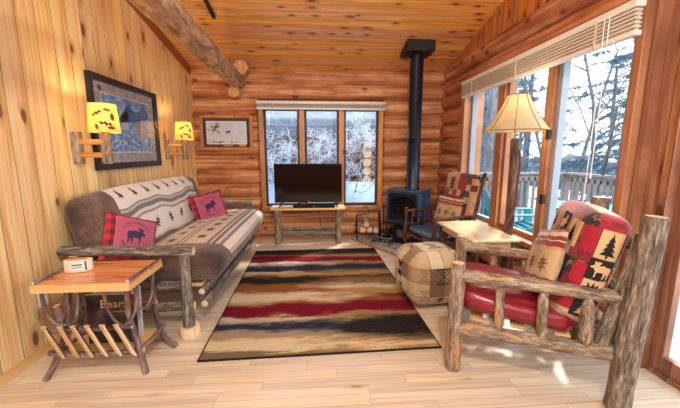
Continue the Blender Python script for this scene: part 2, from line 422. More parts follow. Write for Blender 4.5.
b2 = strips('p', -.2, .9, .145, lambda a, t, d: (XR-d, a, CZ(a)*t), M_plankr, .006, .007); mb.add(b2.v, b2.f)
b3 = strips('p', .9, 1.97, .145, lambda a, t, d: (XR-d, a, 2.1+(CZ(a)-2.1)*t), M_plankr, .006, .007); mb.add(b3.v, b3.f)
for f in range(len(mb.f)): mb.f[f] = mb.f[f][::-1]
for y0, y1, z0 in ((1.97, 2.12, 0), (-.2, .9, 0), (.9, 1.97, 2.1)): mb.box((XR+.008, y0, z0), (2.42, y1, 3.5))
mb.box((XR-.06, 2.08, 0), (XR+.1, 2.128, 3.2))
struct(mb.build('wall_planks', M_plankr, smooth=20))

# crown board on the left wall following the roof slope, beam log, purlin stubs
mb = MB(); mb.bar((XL+.012, 5.70, CZ(5.70)-.075), (XL+.012, -1., CZ(-1)-.075), .024, .12, 0); struct(mb.build('trim_1', M_trim, bevel=.004))
mb = MB(); mb.log((-1.3, 5.9, 2.64), (-1.12, -1., 2.68), .128, .15, 18, 22, .02, .05, 0, 1, .3, .09)
struct(mb.build('ceiling_beam', [M_beam, M_logend], smooth=50), 'peeled log beam running under the ceiling along the pine wall', 'beam')
mb = MB(); mb.log((-1.2, 5.84, 2.83), (-1.2, 5.5, 2.83), .125, .12, 16, 4, 0, .05, 0, 1, .25); mb.log((-1.33, 5.84, 2.455), (-1.33, 5.52, 2.455), .1, .095, 16, 4, 0, .05, 0, 1, .25)
struct(mb.build('beam_stub', [M_beam, M_logend], smooth=50), 'sawn log stubs at the far end of the log beam', 'beam')
mb = MB(); mb.box((XL, -1.0, 0), (XL+.014, 5.68, .075)); struct(mb.build('baseboard_left', planks('pine_base', 2, 1, .3, c(206, 156, 94), c(226, 184, 122), c(236, 200, 146), PINE_K, .1), bevel=.003))
mb = MB(); mb.box((XR-.02, 1.97, 0), (XR, 2.08, .08)); struct(mb.build('baseboard_right', M_casing2, bevel=.003))

# window_1 in the back wall
w1 = bpy.data.objects.new('window_1', None); COL.objects.link(w1); w1.location = (.08, 5.66, .47); struct(w1)
def wbox(name, boxes, m, parent, bevel=.004, mi=None):
    mb = MB(); L = parent.location
    for lo, hi in boxes: mb.box(V(lo)-L, V(hi)-L)
    return mb.build(name, m, parent, bevel)
wbox('window_frame', [((-.97, 5.65, .47), (-.90, 5.84, 2.32)), ((1.07, 5.65, .47), (1.14, 5.84, 2.32)), ((-.90, 5.65, 2.24), (1.07, 5.84, 2.32)), ((-.90, 5.65, .47), (1.07, 5.84, .55))], M_casing, w1)
for a in (-.255, .425): wbox('mullion', [((a-.045, 5.67, .55), (a+.045, 5.82, 2.24))], M_casing, w1)
for a, b in ((-.90, -.30), (-.21, .38), (.47, 1.07)):
    wbox('sash', [((a, 5.74, .55), (a+.035, 5.80, 2.24)), ((b-.035, 5.74, .55), (b, 5.80, 2.24)), ((a+.035, 5.74, 2.195), (b-.035, 5.80, 2.24)), ((a+.035, 5.74, .55), (b-.035, 5.80, .60))], M_sash, w1)
    wbox('pane', [((a+.035, 5.765, .60), (b-.035, 5.771, 2.195))], M_glass, w1, 0)
# window_2 in the right wall
w2 = bpy.data.objects.new('window_2', None); COL.objects.link(w2); w2.location = (2.3, 3.57, .56); struct(w2)
wbox('window_frame', [((2.15, 2.13, .5), (2.42, 2.195, 2.47)), ((2.13, 4.70, .5), (2.42, 4.80, 2.47)), ((2.15, 2.195, 2.38), (2.42, 4.70, 2.47))], M_casing2, w2)
wbox('sill', [((2.12, 2.195, .53), (2.42, 4.70, .585))], M_casing2, w2)
U = [(2.195, 2.98), (3.08, 3.79), (3.93, 4.70)]
for a, h in ((3.03, .05), (3.86, .07)): wbox('mullion', [((2.19, a-h, .585), (2.34, a+h, 2.38))], M_casing2, w2)
for i, (a, b) in enumerate(U):
    m = M_casing2 if i == 1 else M_vinyl; t = .035 if i == 1 else .05
    wbox('sash', [((2.23, a, .585), (2.30, a+t, 2.38)), ((2.23, b-t, .585), (2.30, b, 2.38)), ((2.23, a+t, 2.33), (2.30, b-t, 2.38)), ((2.23, a+t, .585), (2.30, b-t, .64))], m, w2)
    wbox('pane', [((2.262, a+t, .64), (2.268, b-t, 2.33))], M_glass, w2, 0)
for z in (1.0, 1.62): wbox('hinge', [((2.17, 2.965, z), (2.205, 3.005, z+.09))], M_black, w2)
# door_1: glazed patio door in the plank wall
d1 = bpy.data.objects.new('door_1', None); COL.objects.link(d1); d1.location = (2.3, 1.4, 0); struct(d1)
wbox('door_frame', [((2.24, 1.91, 0), (2.42, 1.97, 2.1)), ((2.24, .9, 0), (2.42, .98, 2.1)), ((2.24, .98, 2.03), (2.42, 1.91, 2.1)), ((2.28, .98, 0), (2.42, 1.91, .03))], M_plankr, d1)
wbox('door_leaf', [((2.3, 1.83, .03), (2.35, 1.91, 2.03)), ((2.3, .98, .03), (2.35, 1.06, 2.03)), ((2.3, 1.06, 1.94), (2.35, 1.83, 2.03)), ((2.3, 1.06, .03), (2.35, 1.83, .14))], M_plankr, d1)
wbox('pane', [((2.322, 1.06, .14), (2.328, 1.83, 1.94))], M_glass, d1, 0)

# rear of the room: low log-panelled wall with tall windows above it
mb = MB(); yr = -1.1
mb.box((-2.2, yr-.12, 0), (2.42, yr, 1.25)); mb.box((-2.2, yr-.12, 3.1), (2.42, yr, 3.4))
for x in (-2.2, -.75, .65, 2.2): mb.box((x, yr-.12, 1.25), (x+.22, yr, 3.1))
mb.box((-2.2, yr-.12, 3.4), (2.42, yr, CZ(yr)))
struct(mb.build('wall_rear', M_gable))
w3 = bpy.data.objects.new('window_3', None); COL.objects.link(w3); w3.location = (0, yr, 1.25); struct(w3)
for a, b in ((-1.98, -.75), (-.53, .65), (.87, 2.2)):
    wbox('window_frame', [((a, yr-.1, 1.25), (a+.05, yr-.02, 3.1)), ((b-.05, yr-.1, 1.25), (b, yr-.02, 3.1)), ((a+.05, yr-.1, 1.25), (b-.05, yr-.02, 1.3)), ((a+.05, yr-.1, 3.05), (b-.05, yr-.02, 3.1))], M_casing, w3)
    wbox('pane', [((a+.05, yr-.063, 1.3), (b-.05, yr-.057, 3.05))], M_glass, w3, 0)

# blinds
def blind(name, label, p0, p1, depth, out, cords):
    """raised blind from p0 to p1 (top corners at the wall), stacked slats under a headrail"""
    p0, p1 = V(p0), V(p1); t = thing(name, label, 'blind', ((p0+p1)/2)); L = (p1-p0).length; ex = (p1-p0).normalized(); eo = V(out)
    m = M((( *ex, 0), (*eo, 0), (0, 0, 1, 0), (0, 0, 0, 1))).transposed()
    hm = MB(); hm.box((-L/2, 0, -.05), (L/2, .07, 0), 0, m); hm.build('headrail', M_white, t, .006)
    sm = MB(); n = 5
    for i in range(n):
        z = -.06-i*(depth-.085)/n; hh = (depth-.085)/n; sm.box((-L/2+.006, .012, z-hh*.62), (L/2-.006, .066, z), 0, m); sm.box((-L/2+.012, .02, z-hh*1.02), (L/2-.012, .045, z-hh*.6), 0, m)
    sm.build('slat_stack', M_blind, t, .0015)
    bm_ = MB(); bm_.box((-L/2, .008, -depth-.012), (L/2, .062, -depth+.022), 0, m); bm_.build('bottom_rail', M_white, t, .004)
    for f in (.12, .5, .88): cb = MB(); cb.box((-L/2+L*f-.008, .064, -depth-.014), (-L/2+L*f+.008, .072, -.03), 0, m); cb.build('ladder_tape', M_blind, t)
    for x, ln in cords:
        k = MB(); k.limb([m @ V((x, .085, -.05)), m @ V((x+.01, .086, -.05-ln/2)), m @ V((x, .085, -.05-ln))], .004, 5); k.limb([m @ V((x, .085, -.05-ln)), m @ V((x, .085, -.09-ln))], .007, 6); k.build('cord', M_white, t)
    return t
blind('window_blind', 'white blind drawn up above the three-pane window behind the television', (-.99, 5.65, 2.335), (1.16, 5.65, 2.335), .125, (0, -1, 0), [])
blind('window_blind', 'cream slatted blind drawn up above the large window by the log armchair', (2.15, 4.74, 2.49), (2.15, 2.14, 2.49), .215, (-1, 0, 0), [(1.08, 1.45), (1.12, 1.1)])

# ------------------------------------------------------------------ outside
g = G('deck_boards'); x, y, z = g.sep(g.obj()); n = g.noise(g.xyz(g.mul(x, 4.), g.mul(y, 60.), 0.), 1., 3)
M_deck = g.pbr(g.ramp(n, [(.3, c(150, 140, 130)), (.7, c(190, 182, 172))]), .8)
M_rail = plain('weathered_rail', c(150, 138, 128), .8, var=.15, sc=12)
M_teal = plain('teal_plastic', c(40, 150, 165), .4, var=.06)
mb = MB(); y = 1.
while y < 6.4: mb.box((2.43, y, -.14), (5.1, y+.135, -.1)); y += .142
struct(mb.build('deck', M_deck), 'grey board deck outside the large window', 'deck')
t = thing('deck_railing', 'weathered grey deck railing with square balusters beyond the large window', 'railing', (3.8, 6.25, -.1))
def rail_run(p0, p1, n):
    p0, p1 = V(p0), V(p1); L = t.location
    mb = MB(); mb.bar(p0+V((0, 0, 1.18))-L, p1+V((0, 0, 1.18))-L, .13, .04); mb.bar(p0+V((0, 0, 1.08))-L, p1+V((0, 0, 1.08))-L, .04, .09); mb.bar(p0+V((0, 0, .12))-L, p1+V((0, 0, .12))-L, .04, .09); mb.build('rail', M_rail, t)
    for i in range(1, n):
        q = p0+(p1-p0)*i/n-L; b = MB(); b.bar(q+V((0, 0, .1)), q+V((0, 0, 1.1)), .04, .04, 0, (1, 0, 0)); b.build('baluster', M_rail, t)
rail_run((2.5, 6.25, -.1), (5.0, 6.25, -.1), 20); rail_run((5.05, 6.2, -.1), (5.05, 1.2, -.1), 38)
for x, y in ((5.05, 6.25), (5.05, 3.7), (5.05, 1.15), (2.5, 6.25)):
    b = MB(); q = V((x, y, -.1))-t.location; b.bar(q, q+V((0, 0, 1.16)), .1, .1, 0, (1, 0, 0)); b.build('post', M_rail, t)

# adirondack chair and table on the deck
t = thing('adirondack_chair', 'teal slatted deck chair standing outside the large window', 'chair', (3.45, 5.35, -.1), rad(-100))
mb = MB()   # local +y is the front
for i in range(6): mb.bar((-.25, .28-i*.1, .37-i*.032), (.25, .28-i*.1, .37-i*.032), .09, .022, 0, (0, .3, 1))
mb.build('seat', M_teal, t, .006)
for i in range(5):
    x = -.22+i*.11; h = .98-.03*abs(i-2)**1.7; b = MB(); b.bar((x, -.22, .2), (x*1.15, -.56, h), .095, .02, 0, (0, 1, .3)); b.build('back_slat', M_teal, t, .006)
for sx in (-1, 1):
    b = MB(); b.bar((sx*.33, .42, .57), (sx*.33, -.42, .57), .13, .025); b.build('arm', M_teal, t, .008)
    b = MB(); b.bar((sx*.3, .33, 0), (sx*.3, .33, .56), .11, .03, 0, (1, 0, 0)); b.build('leg', M_teal, t, .004)
    b = MB(); b.bar((sx*.27, .34, .34), (sx*.27, -.62, .04), .03, .12); b.build('leg', M_teal, t, .004)
    b = MB(); b.bar((sx*.33, -.38, .17), (sx*.33, -.38, .56), .03, .08, 0, (0, 1, 0)); b.build('brace', M_teal, t, .004)
t = thing('deck_table', 'teal round-topped deck table standing outside behind the log armchair', 'table', (3.75, 4.2, -.1))
mb = MB()
for i in range(9):
    x = -.5+i*.1165; h = sqrt(max(.0, .56**2-(x+.05)**2)); mb.box((x, -h, .82), (x+.108, h, .85))
mb.lathe([(.5, .78), (.52, .78), (.52, .82), (.5, .82)], 32, closed=True)
mb.build('table_top', M_teal, t, .004)
for i in range(4):
    a = pi/4+i*pi/2; b = MB(); b.bar((.42*cos(a), .42*sin(a), 0), (.36*cos(a), .36*sin(a), .8), .08, .04, 0, (cos(a), sin(a), 0)); b.build('leg', M_teal, t, .004)

# ground, far wood, neighbouring cabin, trees
mb = MB(); n = 44; vs = []
for i in range(n+1):
    for j in range(n+1):
        x = -35+75*i/n; y = -8+65*j/n
        z = -.25-.09*max(0, x-2.6)-.008*max(0, y-14)+.25*mnoise.noise(V((x*.3, y*.3, 0)))-(.25 if abs(x) < 3 and y < 6.5 else 0)
        if x > 2 and y < 7: z -= .5
        vs.append((x, y, z))
mb.add(vs, [(i*(n+1)+j, (i+1)*(n+1)+j, (i+1)*(n+1)+j+1, i*(n+1)+j+1) for i in range(n) for j in range(n)])
struct(mb.build('ground', M_snow), 'snow covered ground outside', 'ground')
g = G('far_wood'); x, y, z = g.sep(g.obj()); n1 = g.noise(g.xyz(g.mul(x, 2.2), g.mul(y, 2.2), g.mul(z, .35)), 1., 5, .7); n2 = g.noise(g.obj(), 1.6, 5, .7)
M_hill = g.pbr(g.ramp(g.add(g.mul(n1, .5), g.mul(n2, .5)), [(.36, c(30, 33, 40)), (.5, c(54, 60, 70)), (.62, c(100, 110, 122))]), .9)
mb = MB(); vs = []; n = 90
for i in range(n+1):
    x = -30+44*i/n
    for j, (yy, zz) in enumerate(((24, -1.5), (25, 4.5), (27, 8.4), (32, 11.5), (40, 10.))):
        k = mnoise.noise(V((x*.5, j*1.3, 2)))+.6*mnoise.noise(V((x*1.9, j, 5))); vs.append((x, yy+k*1.2, zz+(k*1.3 if j else 0)))
mb.add(vs, [(i*5+j, (i+1)*5+j, (i+1)*5+j+1, i*5+j+1) for i in range(n) for j in range(4)])
struct(mb.build('hills', M_hill), 'distant snowy wooded hillside behind the cabin', 'hill')
mb = MB(); vs = []
for i in range(61):
    y = -5+60*i/60
    for j, (xx, zz) in enumerate(((26, -5), (28, -1.), (31, .6), (40, -1))):
        k = mnoise.noise(V((y*.5, j*1.3, 9))); vs.append((xx+k, y, zz+(k*1.2 if j else 0)))
mb.add(vs, [(i*4+j, i*4+j+1, (i+1)*4+j+1, (i+1)*4+j) for i in range(60) for j in range(3)])
struct(mb.build('hills', M_hill), 'low wooded hillside far beyond the deck', 'hill')

mb = MB(); vs = []; n = 40
for i in range(n+1):
    x = -6+9.5*i/n
    for j, (yy, zz) in enumerate(((6.6, -.35), (7.6, .25), (8.4, .66), (8.8, .72), (9.05, .6), (9.2, -.3))):
        k = mnoise.noise(V((x*.9, j*.7, 3))); vs.append((x, yy+.08*k, zz+(.16*k if 0 < j < 5 else 0)))
mb.add(vs, [(i*6+j, (i+1)*6+j, (i+1)*6+j+1, i*6+j+1) for i in range(n) for j in range(5)])
struct(mb.build('ground', M_snow, sub=1), 'snow bank heaped in front of the neighbouring cabin', 'ground')
M_cab = logwood('cabin_logs', c(84, 52, 40), c(112, 72, 56), c(134, 94, 76), c(50, 30, 24), .7)
M_bluedoor = plain('blue_grey_paint', c(92, 112, 132), .6)
t = thing('log_cabin', 'neighbouring log cabin with snowy roof seen through the window behind the television', 'building', (-1., 9.6, -.3))
mb = MB()
for k in range(9): mb.log((-4, .15, .13+.25*k), (2.75, .15, .13+.25*k), .14, .14, 12, 6, 0, .03, 0, 0)
mb.build('wall', M_cab, t)
mb = MB()
for k in range(9): mb.log((2.45, 4., .25+.25*k), (2.45, -.18, .25+.25*k), .135, .135, 14, 5, 0, .03, 0, 1)
mb.build('end_wall', [M_cab, M_logend], t)
mb = MB(); mb.add([(-4.3, -.9, 2.42), (3.2, -.9, 2.42), (3.2, 2.6, 4.2), (-4.3, 2.6, 4.2), (-4.3, -.9, 2.66), (3.2, -.9, 2.66), (3.2, 2.6, 4.44), (-4.3, 2.6, 4.44)], [(3, 2, 1, 0), (4, 5, 6, 7), (0, 1, 5, 4), (1, 2, 6, 5), (2, 3, 7, 6), (3, 0, 4, 7)])
mb.build('roof', plain('snowy_shingle', c(96, 104, 116), .9, var=.35, sc=5.), t, .06)
mb = MB(); mb.box((-.55, -.06, .1), (.22, .1, 2.15)); mb.build('door', M_bluedoor, t, .01)
mb = MB(); mb.box((-.42, -.075, .9), (.09, -.055, 2.0)); mb.build('door_glass', plain('dull_glass', c(60, 76, 92), .15), t)

M_twigsnow = plain('snowy_twigs', c(196, 206, 218), .8, var=.18, sc=9.)
M_twig = plain('grey_twigs', c(112, 124, 134), .85, var=.3, sc=6.)
M_trunk = bark('tree_trunk', c(70, 68, 70), c(108, 104, 106), c(150, 150, 154), 12., 3.)
M_needle = plain('needles', c(78, 116, 130), .8, var=.35, sc=4.)
def bare_tree(label, loc, h, seed, mat, spread=.5, depth=4, start=.25, lean=0., group=None, thick=.022):
    R = random.Random(seed); wood = MB(); tw = MB()
    def grow(p, d, L, r, dep):
        pts = [p]; rs = [r]; q = V(p); dd = V(d)
        for i in range(3):
            dd = (dd+V((R.uniform(-1, 1), R.uniform(-1, 1), R.uniform(-.6, .7)))*.22).normalized(); q = q+dd*L/3; pts.append(q.copy()); rs.append(r*(1-.2*(i+1)))
        (wood if dep == depth or (depth > 4 and dep == depth-1) else tw).limb(pts, rs, 6 if dep >= depth-1 else 4, closed_caps=False)
        if dep == 0: return
        kids = 7 if dep == depth else R.choice((3, 4, 4))
        for k in range(kids):
            f = R.uniform(start if dep == depth else .3, 1); i = min(2, int(f*3)); b = pts[i]+(pts[i+1]-pts[i])*(f*3-i)
            a = R.uniform(0, 2*pi); u, w = frame_of(dd); nd = (dd*R.uniform(.15, .7)+(u*cos(a)+w*sin(a))*R.uniform(.6, 1)+V((0, 0, .1))).normalized()
            grow(b, nd, L*R.uniform(.42, .62)*(1 if dep < depth else spread*1.6), max(.0035, rs[i]*.5), dep-1)
    grow(V((0, 0, 0)), V((lean, 0, 1)).normalized(), h, h*thick, depth)
    t = thing('bare_tree', label, 'tree', loc, 0, group); wood.build('trunk', M_trunk, t); tw.build('branches', mat, t); return t
def conifer(label, loc, h, seed, group=None, reach=1.9, z0=.12, boughs=26):
    R = random.Random(seed); t = thing('conifer', label, 'tree', loc, 0, group)
    a = MB(); a.limb([(0, 0, -.5), (.03, 0, h*.5), (0, .02, h)], [.17, .12, .02], 10); a.build('trunk', M_trunk, t)
    tw = MB(); nd = MB()
    def needles(p, d, n):
        u, w = frame_of(d)
        for i in range(n):
            q = p+d*(i/n); an = R.uniform(0, 2*pi); s = (u*cos(an)+w*sin(an)+d.normalized()*.6)*R.uniform(.05, .1); x = d.normalized().cross(s).normalized()*.011
            nd.add([q-x, q+x, q+s], [(0, 1, 2)])
    for i in range(boughs):
        f = (i+R.random())/boughs; z = h*(z0+(1-z0)*f); az = R.uniform(0, 2*pi); L = reach*(1-f*.8)*R.uniform(.7, 1.15)
        d = V((cos(az), sin(az), R.uniform(-.25, .2))); pts = [V((0, 0, z))+d*L*k+V((0, 0, -.12*L*k*k)) for k in (0, .33, .66, 1)]
        tw.limb(pts, [.02, .015, .01, .004], 4, closed_caps=False)
        for k in range(int(8*L)+2):
            s = R.uniform(.2, 1); j = min(2, int(s*3)); b = pts[j].lerp(pts[j+1], s*3-j); sd = R.choice((-1, 1)); e = V((-d.y*sd, d.x*sd, R.uniform(-.35, .1)))+d*R.uniform(.3, .9)
            e = e.normalized()*R.uniform(.18, .42)*L**.5; tw.limb([b, b+e*.5+V((0, 0, -.01)), b+e+V((0, 0, -.05))], [.006, .004, .002], 3, closed_caps=False)
            needles(b, e, 14)
            for q in (.35, .7):
                e2 = (e*.5+V((R.uniform(-1, 1), R.uniform(-1, 1), -.3)).normalized()*e.length*.35); tw.limb([b+e*q, b+e*q+e2], [.003, .0015], 3, closed_caps=False); needles(b+e*q, e2, 9)
    tw.build('boughs', M_twig, t); nd.build('needles', M_needle, t, smooth=0); return t
for x, h, sd in ((-1.75, 2.0, 3), (-.85, 2.1, 5), (.1, 2.1, 8), (.95, 2.1, 9), (1.7, 2.0, 14)):
    bare_tree('snow covered bare shrub outside the three-pane window behind the television', (x, 8.2, -.3), h, sd, M_twigsnow, .72, 5, .1, group='snowy shrubs outside the back window', thick=.011)
for i, (x, y, h, sd) in enumerate(((3.6, 13, 7., 12), (-.6, 16.5, 7, 15), (1.4, 19.5, 8, 16))):
    bare_tree(['snowy bare tree standing past the corner of the neighbouring cabin', 'tall snowy bare tree rising over the roof of the neighbouring cabin', 'farthest snowy bare tree, against the wooded hillside behind the cabin'][i], (x, y, -.3), h, sd, M_twigsnow, .8, 5, .1, thick=.011)
for i, (x, y, h, s) in enumerate(((7.6, 7.2, 6.5, 21), (7.4, 5.2, 6.5, 22), (10.5, 10.6, 8.5, 23), (8.6, 13., 8, 24), (6.9, 11.8, 8, 25))):
    conifer(['thin needled evergreen behind the right hand end of the deck railing', 'thin needled evergreen spreading its boughs behind the teal table', 'tall evergreen standing well back from the deck corner', 'evergreen standing behind the bough filled pane by the armchair', 'evergreen with a bare lower trunk beyond the back of the deck'][i], (x, y, -1.6), h, s, None, 2.7, .2, 40)
t = thing('tree_trunk', 'thick dark tree trunk seen through the pane next to the floor lamp', 'tree', (4.6, 8.4, -.6))
a = MB(); a.log((0, 0, -.3), (.1, .1, 7), .19, .12, 14, 10, .06, .1, 0, 0); a.build('trunk', M_trunk, t)
for i, (x, y, h, s) in enumerate(((6.3, 6.9, 4.6, 31), (8.5, 13., 7, 32), (12, 8.2, 8, 33), (7.7, 9.3, 5.6, 41), (8.6, 10.9, 6., 43), (9.4, 10.4, 6.5, 47))):
    bare_tree(['leafless grey bush behind the deck railing', 'leafless grey tree far beyond the floor lamp', 'leafless grey tree at the back of the wood beyond the deck', 'leafless grey tree spreading fine twigs across the pane nearest the log armchair', 'leafless grey tree with fine twigs seen beside the lamp shade', 'leafless grey tree standing farther back behind the deck railing'][i], (x, y, -1.3), h, s, M_twig, .8, 5, .15, thick=.012)

# ------------------------------------------------------------------ furniture materials
M_bark = bark('grey_bark', c(62, 54, 48), c(118, 106, 96), c(182, 170, 156), 70., 15.)
M_barkc = bark('deep_bark', c(58, 48, 42), c(124, 110, 96), c(188, 172, 152), 100., 15., 1.)
M_barkp = bark('patchy_bark', c(74, 60, 48), c(142, 122, 102), c(200, 182, 158), 70., 16., .7, .75, c(200, 150, 94))
M_twigd = bark('dark_twig', c(58, 42, 40), c(112, 90, 84), c(170, 152, 144), 60., 9., .6, .6, c(140, 84, 62))
M_hick = bark('hickory_pole', c(40, 22, 18), c(88, 50, 38), c(136, 92, 72), 60., 9., .6, .55)
M_cut = logwood('cut_wood', c(204, 164, 118), c(228, 196, 152), c(242, 220, 184), c(160, 104, 56), .55, bs=.08)
M_topw = planks('table_top_wood', 1, 0, .11, c(196, 118, 52), c(218, 144, 76), c(234, 172, 108), c(110, 52, 22), .25, .28, gsc=.8, tint=.08, coat=.5)
M_topp = planks('table_top_pale', 0, 1, .12, c(216, 192, 142), c(230, 212, 166), c(238, 224, 186), c(150, 100, 60), .15, .22, gsc=.8, tint=.05, coat=.5)
M_pale = planks('pale_pine', 2, 0, .2, c(210, 164, 104), c(226, 186, 130), c(238, 206, 156), PINE_K, .12, .4)
g = G('brown_suede'); n = g.noise(g.obj(), 3.5, 4, .6); n2 = g.noise(g.obj(), 60., 2)
M_suede = g.pbr(g.ramp(g.add(g.mul(n, .8), g.mul(n2, .2)), [(.38, c(46, 32, 25)), (.5, c(78, 56, 44)), (.62, c(116, 89, 72))]), .85, 0, g.bump(n, .25, .02), sheen=.3)

# ---- futon
t = thing('futon_sofa', 'brown suede log futon with a woodland patterned centre against the pine wall', 'sofa', (-1.5, 3.8, 0)); O = V(t.location)
def lg(name, parent, p0, p1, r0, r1=None, m=None, bend=.008, n=8, seg=12, wob=.1, cham=.3, org=None, knob=.06):
    q = org if org is not None else O
    a = MB(); a.log(V(p0)-q, V(p1)-q, r0, r1, seg, n, bend, wob, 0, 1, cham, knob); return a.build(name, m or [M_bark, M_cut], parent, smooth=50)
for ya in (2.6, 5.04):
    lg('arm', t, (-2.02, ya, .73), (-1.0, ya-.01, .715), .043, .042)
    for x in (-1.07, -1.9):
        lg('post', t, (x, ya-.03 if ya < 3 else ya, .05), (x, ya-.03 if ya < 3 else ya, .70), .047, .04)
        f = MB(); q = V((x, ya-.03 if ya < 3 else ya, 0))-O; f.lathe([(.0, 0), (.08, 0), (.084, .02), (.082, .075), (.076, .085), (0, .085)], 20, q); f.build('foot', M_cut, t)
    for z, xe in ((.40, -1.12), (.22, -1.05)):
        lg('side_rail', t, (-1.95, ya+.06, z), (xe, ya+.06, z), .04, .038)
lg('front_rail', t, (-.99, 2.72, .2), (-1.0, 4.98, .2), .034, .034, n=12)
lg('front_rail', t, (-1.0, 2.7, .32), (-1.0, 4.98, .32), .03, .03, n=12)
a = MB()
for i in range(12): a.box(V((-1.9, 2.72+i*.19, .36))-O, V((-1.0, 2.86+i*.19, .385))-O)
a.build('slat_deck', M_pale, t, .003)
# mattress: seat block and leaning back block
HX, HY, HZ = .41, 1.15, .125
sm = soft_block(HX, HY, HZ, .115, .03, lambda q: q+V((0, 0, -.035*(q.x < 0)*abs(q.x)/.4)))
seat = MB(); block_mesh(seat, sm, HX, HY, HZ, 22); so = weld(seat.build('seat_cushion', M_suede, t)); so.location = V((-1.235, 3.82, .525))-O
BX, BY, BZ = .11, 1.19, .36
bmap = soft_block(BX, BY, BZ, .1, .035)
bk = MB(); block_mesh(bk, bmap, BX, BY, BZ, 22); bo = weld(bk.build('back_cushion', M_suede, t)); bo.location = V((-1.845, 3.81, .79))-O; bo.rotation_euler = (0, rad(-15), 0)
def panel(fm, path, y0, y1, name, mats, parent, motifs, n=26):
    """cloth strip sewn over a cushion: path(s) gives (x, z) on the block for s metres; lp = (y, s)"""
    mb = MB(); S = path(None); m = 34; vs = []; lp = []
    for i in range(m+1):
        s = S*i/m; x, z = path(s)
        for j in range(n+1):
            y = y0+(y1-y0)*j/n; vs.append(fm((x, y, z), .004)); lp.append((y, s, 0))
    mb.add(vs, [(i*(n+1)+j, i*(n+1)+j+1, (i+1)*(n+1)+j+1, (i+1)*(n+1)+j) for i in range(m) for j in range(n)], lp)
    def fd(y, s): x, z = path(s); return fm((x, y, z), .0065)
    for poly, mi in motifs: mb.decal(poly, fd, mi, .03)
    o = mb.build(name, mats, parent, smooth=60); o.location = parent.location if parent.parent is None else (0, 0, 0); return o
def bpath(s):
    if s is None: return .36*2+.10
    return (BX, -BZ+s) if s <= .72 else (BX-(s-.72), BZ)
def spath(s):
    if s is None: return .82+.09
    return (-HX+s, HZ) if s <= .82 else (HX, HZ-(s-.82))
g = G('woodland_back_panel'); y, s, _ = g.sep(g.lp())
w = g.add(s, g.add(g.mul(g.math('SINE', g.mul(y, 6.)), .022), g.mul(g.math('SINE', g.mul(y, 15.)), .008)))
col = g.ramp(g.math('DIVIDE', w, .9), [(0, c(206, 202, 196)), (.10, c(206, 202, 196)), (.1001, c(120, 112, 116)), (.16, c(120, 112, 116)), (.1601, c(214, 206, 194)), (.19, c(214, 206, 194)), (.1901, c(232, 228, 220)), (.46, c(232, 228, 220)), (.4601, c(150, 144, 148)), (.485, c(150, 144, 148)), (.4851, c(220, 214, 204)), (.525, c(220, 214, 204)), (.5251, c(112, 108, 116)), (.575, c(112, 108, 116)), (.5751, c(196, 186, 176)), (.60, c(196, 186, 176)), (.6001, c(140, 132, 132)), (.62, c(140, 132, 132)), (.6201, c(234, 230, 222))], 'CONSTANT')
n = g.noise(g.lp(), 260., 2); M_bpan = g.pbr(g.mix(g.mul(n, .22), col, c(150, 140, 130)), .95, 0, g.bump(n, .3, .002), sheen=.2)
g = G('woodland_seat_panel'); y, s, _ = g.sep(g.lp())
col = g.ramp(s, [(0, c(214, 204, 188)), (.10, c(150, 110, 84)), (.13, c(206, 190, 166)), (.33, c(128, 82, 60)), (.355, c(226, 216, 200)), (.375, c(150, 104, 78)), (.40, c(212, 196, 172)), (.60, c(116, 80, 62)), (.63, c(220, 206, 186)), (.65, c(96, 84, 84)), (.69, c(222, 212, 196)), (.72, c(132, 118, 112)), (.76, c(232, 226, 216)), (.86, c(190, 176, 160))], 'CONSTANT')
n = g.noise(g.lp(), 260., 2); M_span = g.pbr(g.mix(g.mul(n, .25), col, c(140, 122, 104)), .95, 0, g.bump(n, .3, .002), sheen=.2)
M_motif = plain('motif_charcoal', c(70, 68, 72), .95); M_motifb = plain('motif_brown', c(112, 82, 64), .95)
mot = []
for i in range(8): mot.append((shape(PINE, -.72+i*.235, .70, .10, .16), 1))
for i in range(6): mot.append((shape(SPRIG, -.62+i*.3, .31, .13, .16, rad(-25 if i % 2 else 20)), 1))
panel(bmap, bpath, -.83, .97, 'back_panel', [M_bpan, M_motif], bo, mot)
mot = []
for i in range(7): mot.append((shape(SPRIG, -.68+i*.26, .235, .15, .15, rad(90)), 1)); mot.append((shape(SPRIG, -.6+i*.26, .50, .15, .15, rad(-80)), 1))
panel(sm, spath, -.83, 1.05, 'seat_panel', [M_span, M_motifb], so, mot)

# ---- throw pillows
def orient(o, loc, nrm, up, roll=0.):
    z = V(nrm).normalized(); y = V(up); y = (y-z*y.dot(z)).normalized(); x = y.cross(z)
    m = M((x, y, z)).transposed() @ M.Rotation(rad(roll), 3, 'Z'); o.rotation_mode = 'XYZ'; o.rotation_euler = m.to_euler(); o.location = loc
g = G('red_plaid'); x, y, z = g.sep(g.lp())
cx = g.math('LESS_THAN', g.math('FRACT', g.mul(x, 11.)), .5); cy = g.math('LESS_THAN', g.math('FRACT', g.mul(y, 11.)), .5); k = g.mul(g.add(cx, cy), .5)
n = g.noise(g.lp(), 200., 2)
M_plaid = g.pbr(g.mix(g.mul(n, .2), g.ramp(k, [(0, c(206, 34, 58)), (.4, c(150, 24, 46)), (.9, c(84, 22, 38))], 'CONSTANT'), c(60, 20, 30)), .9, sheen=.3)
M_mauve = plain('mauve_cloth', c(176, 84, 108), .95, sc=80., sheen=.3); M_navy = plain('navy_print', c(62, 44, 76), .9); M_stitch = plain('stitching', c(206, 150, 164), .9)
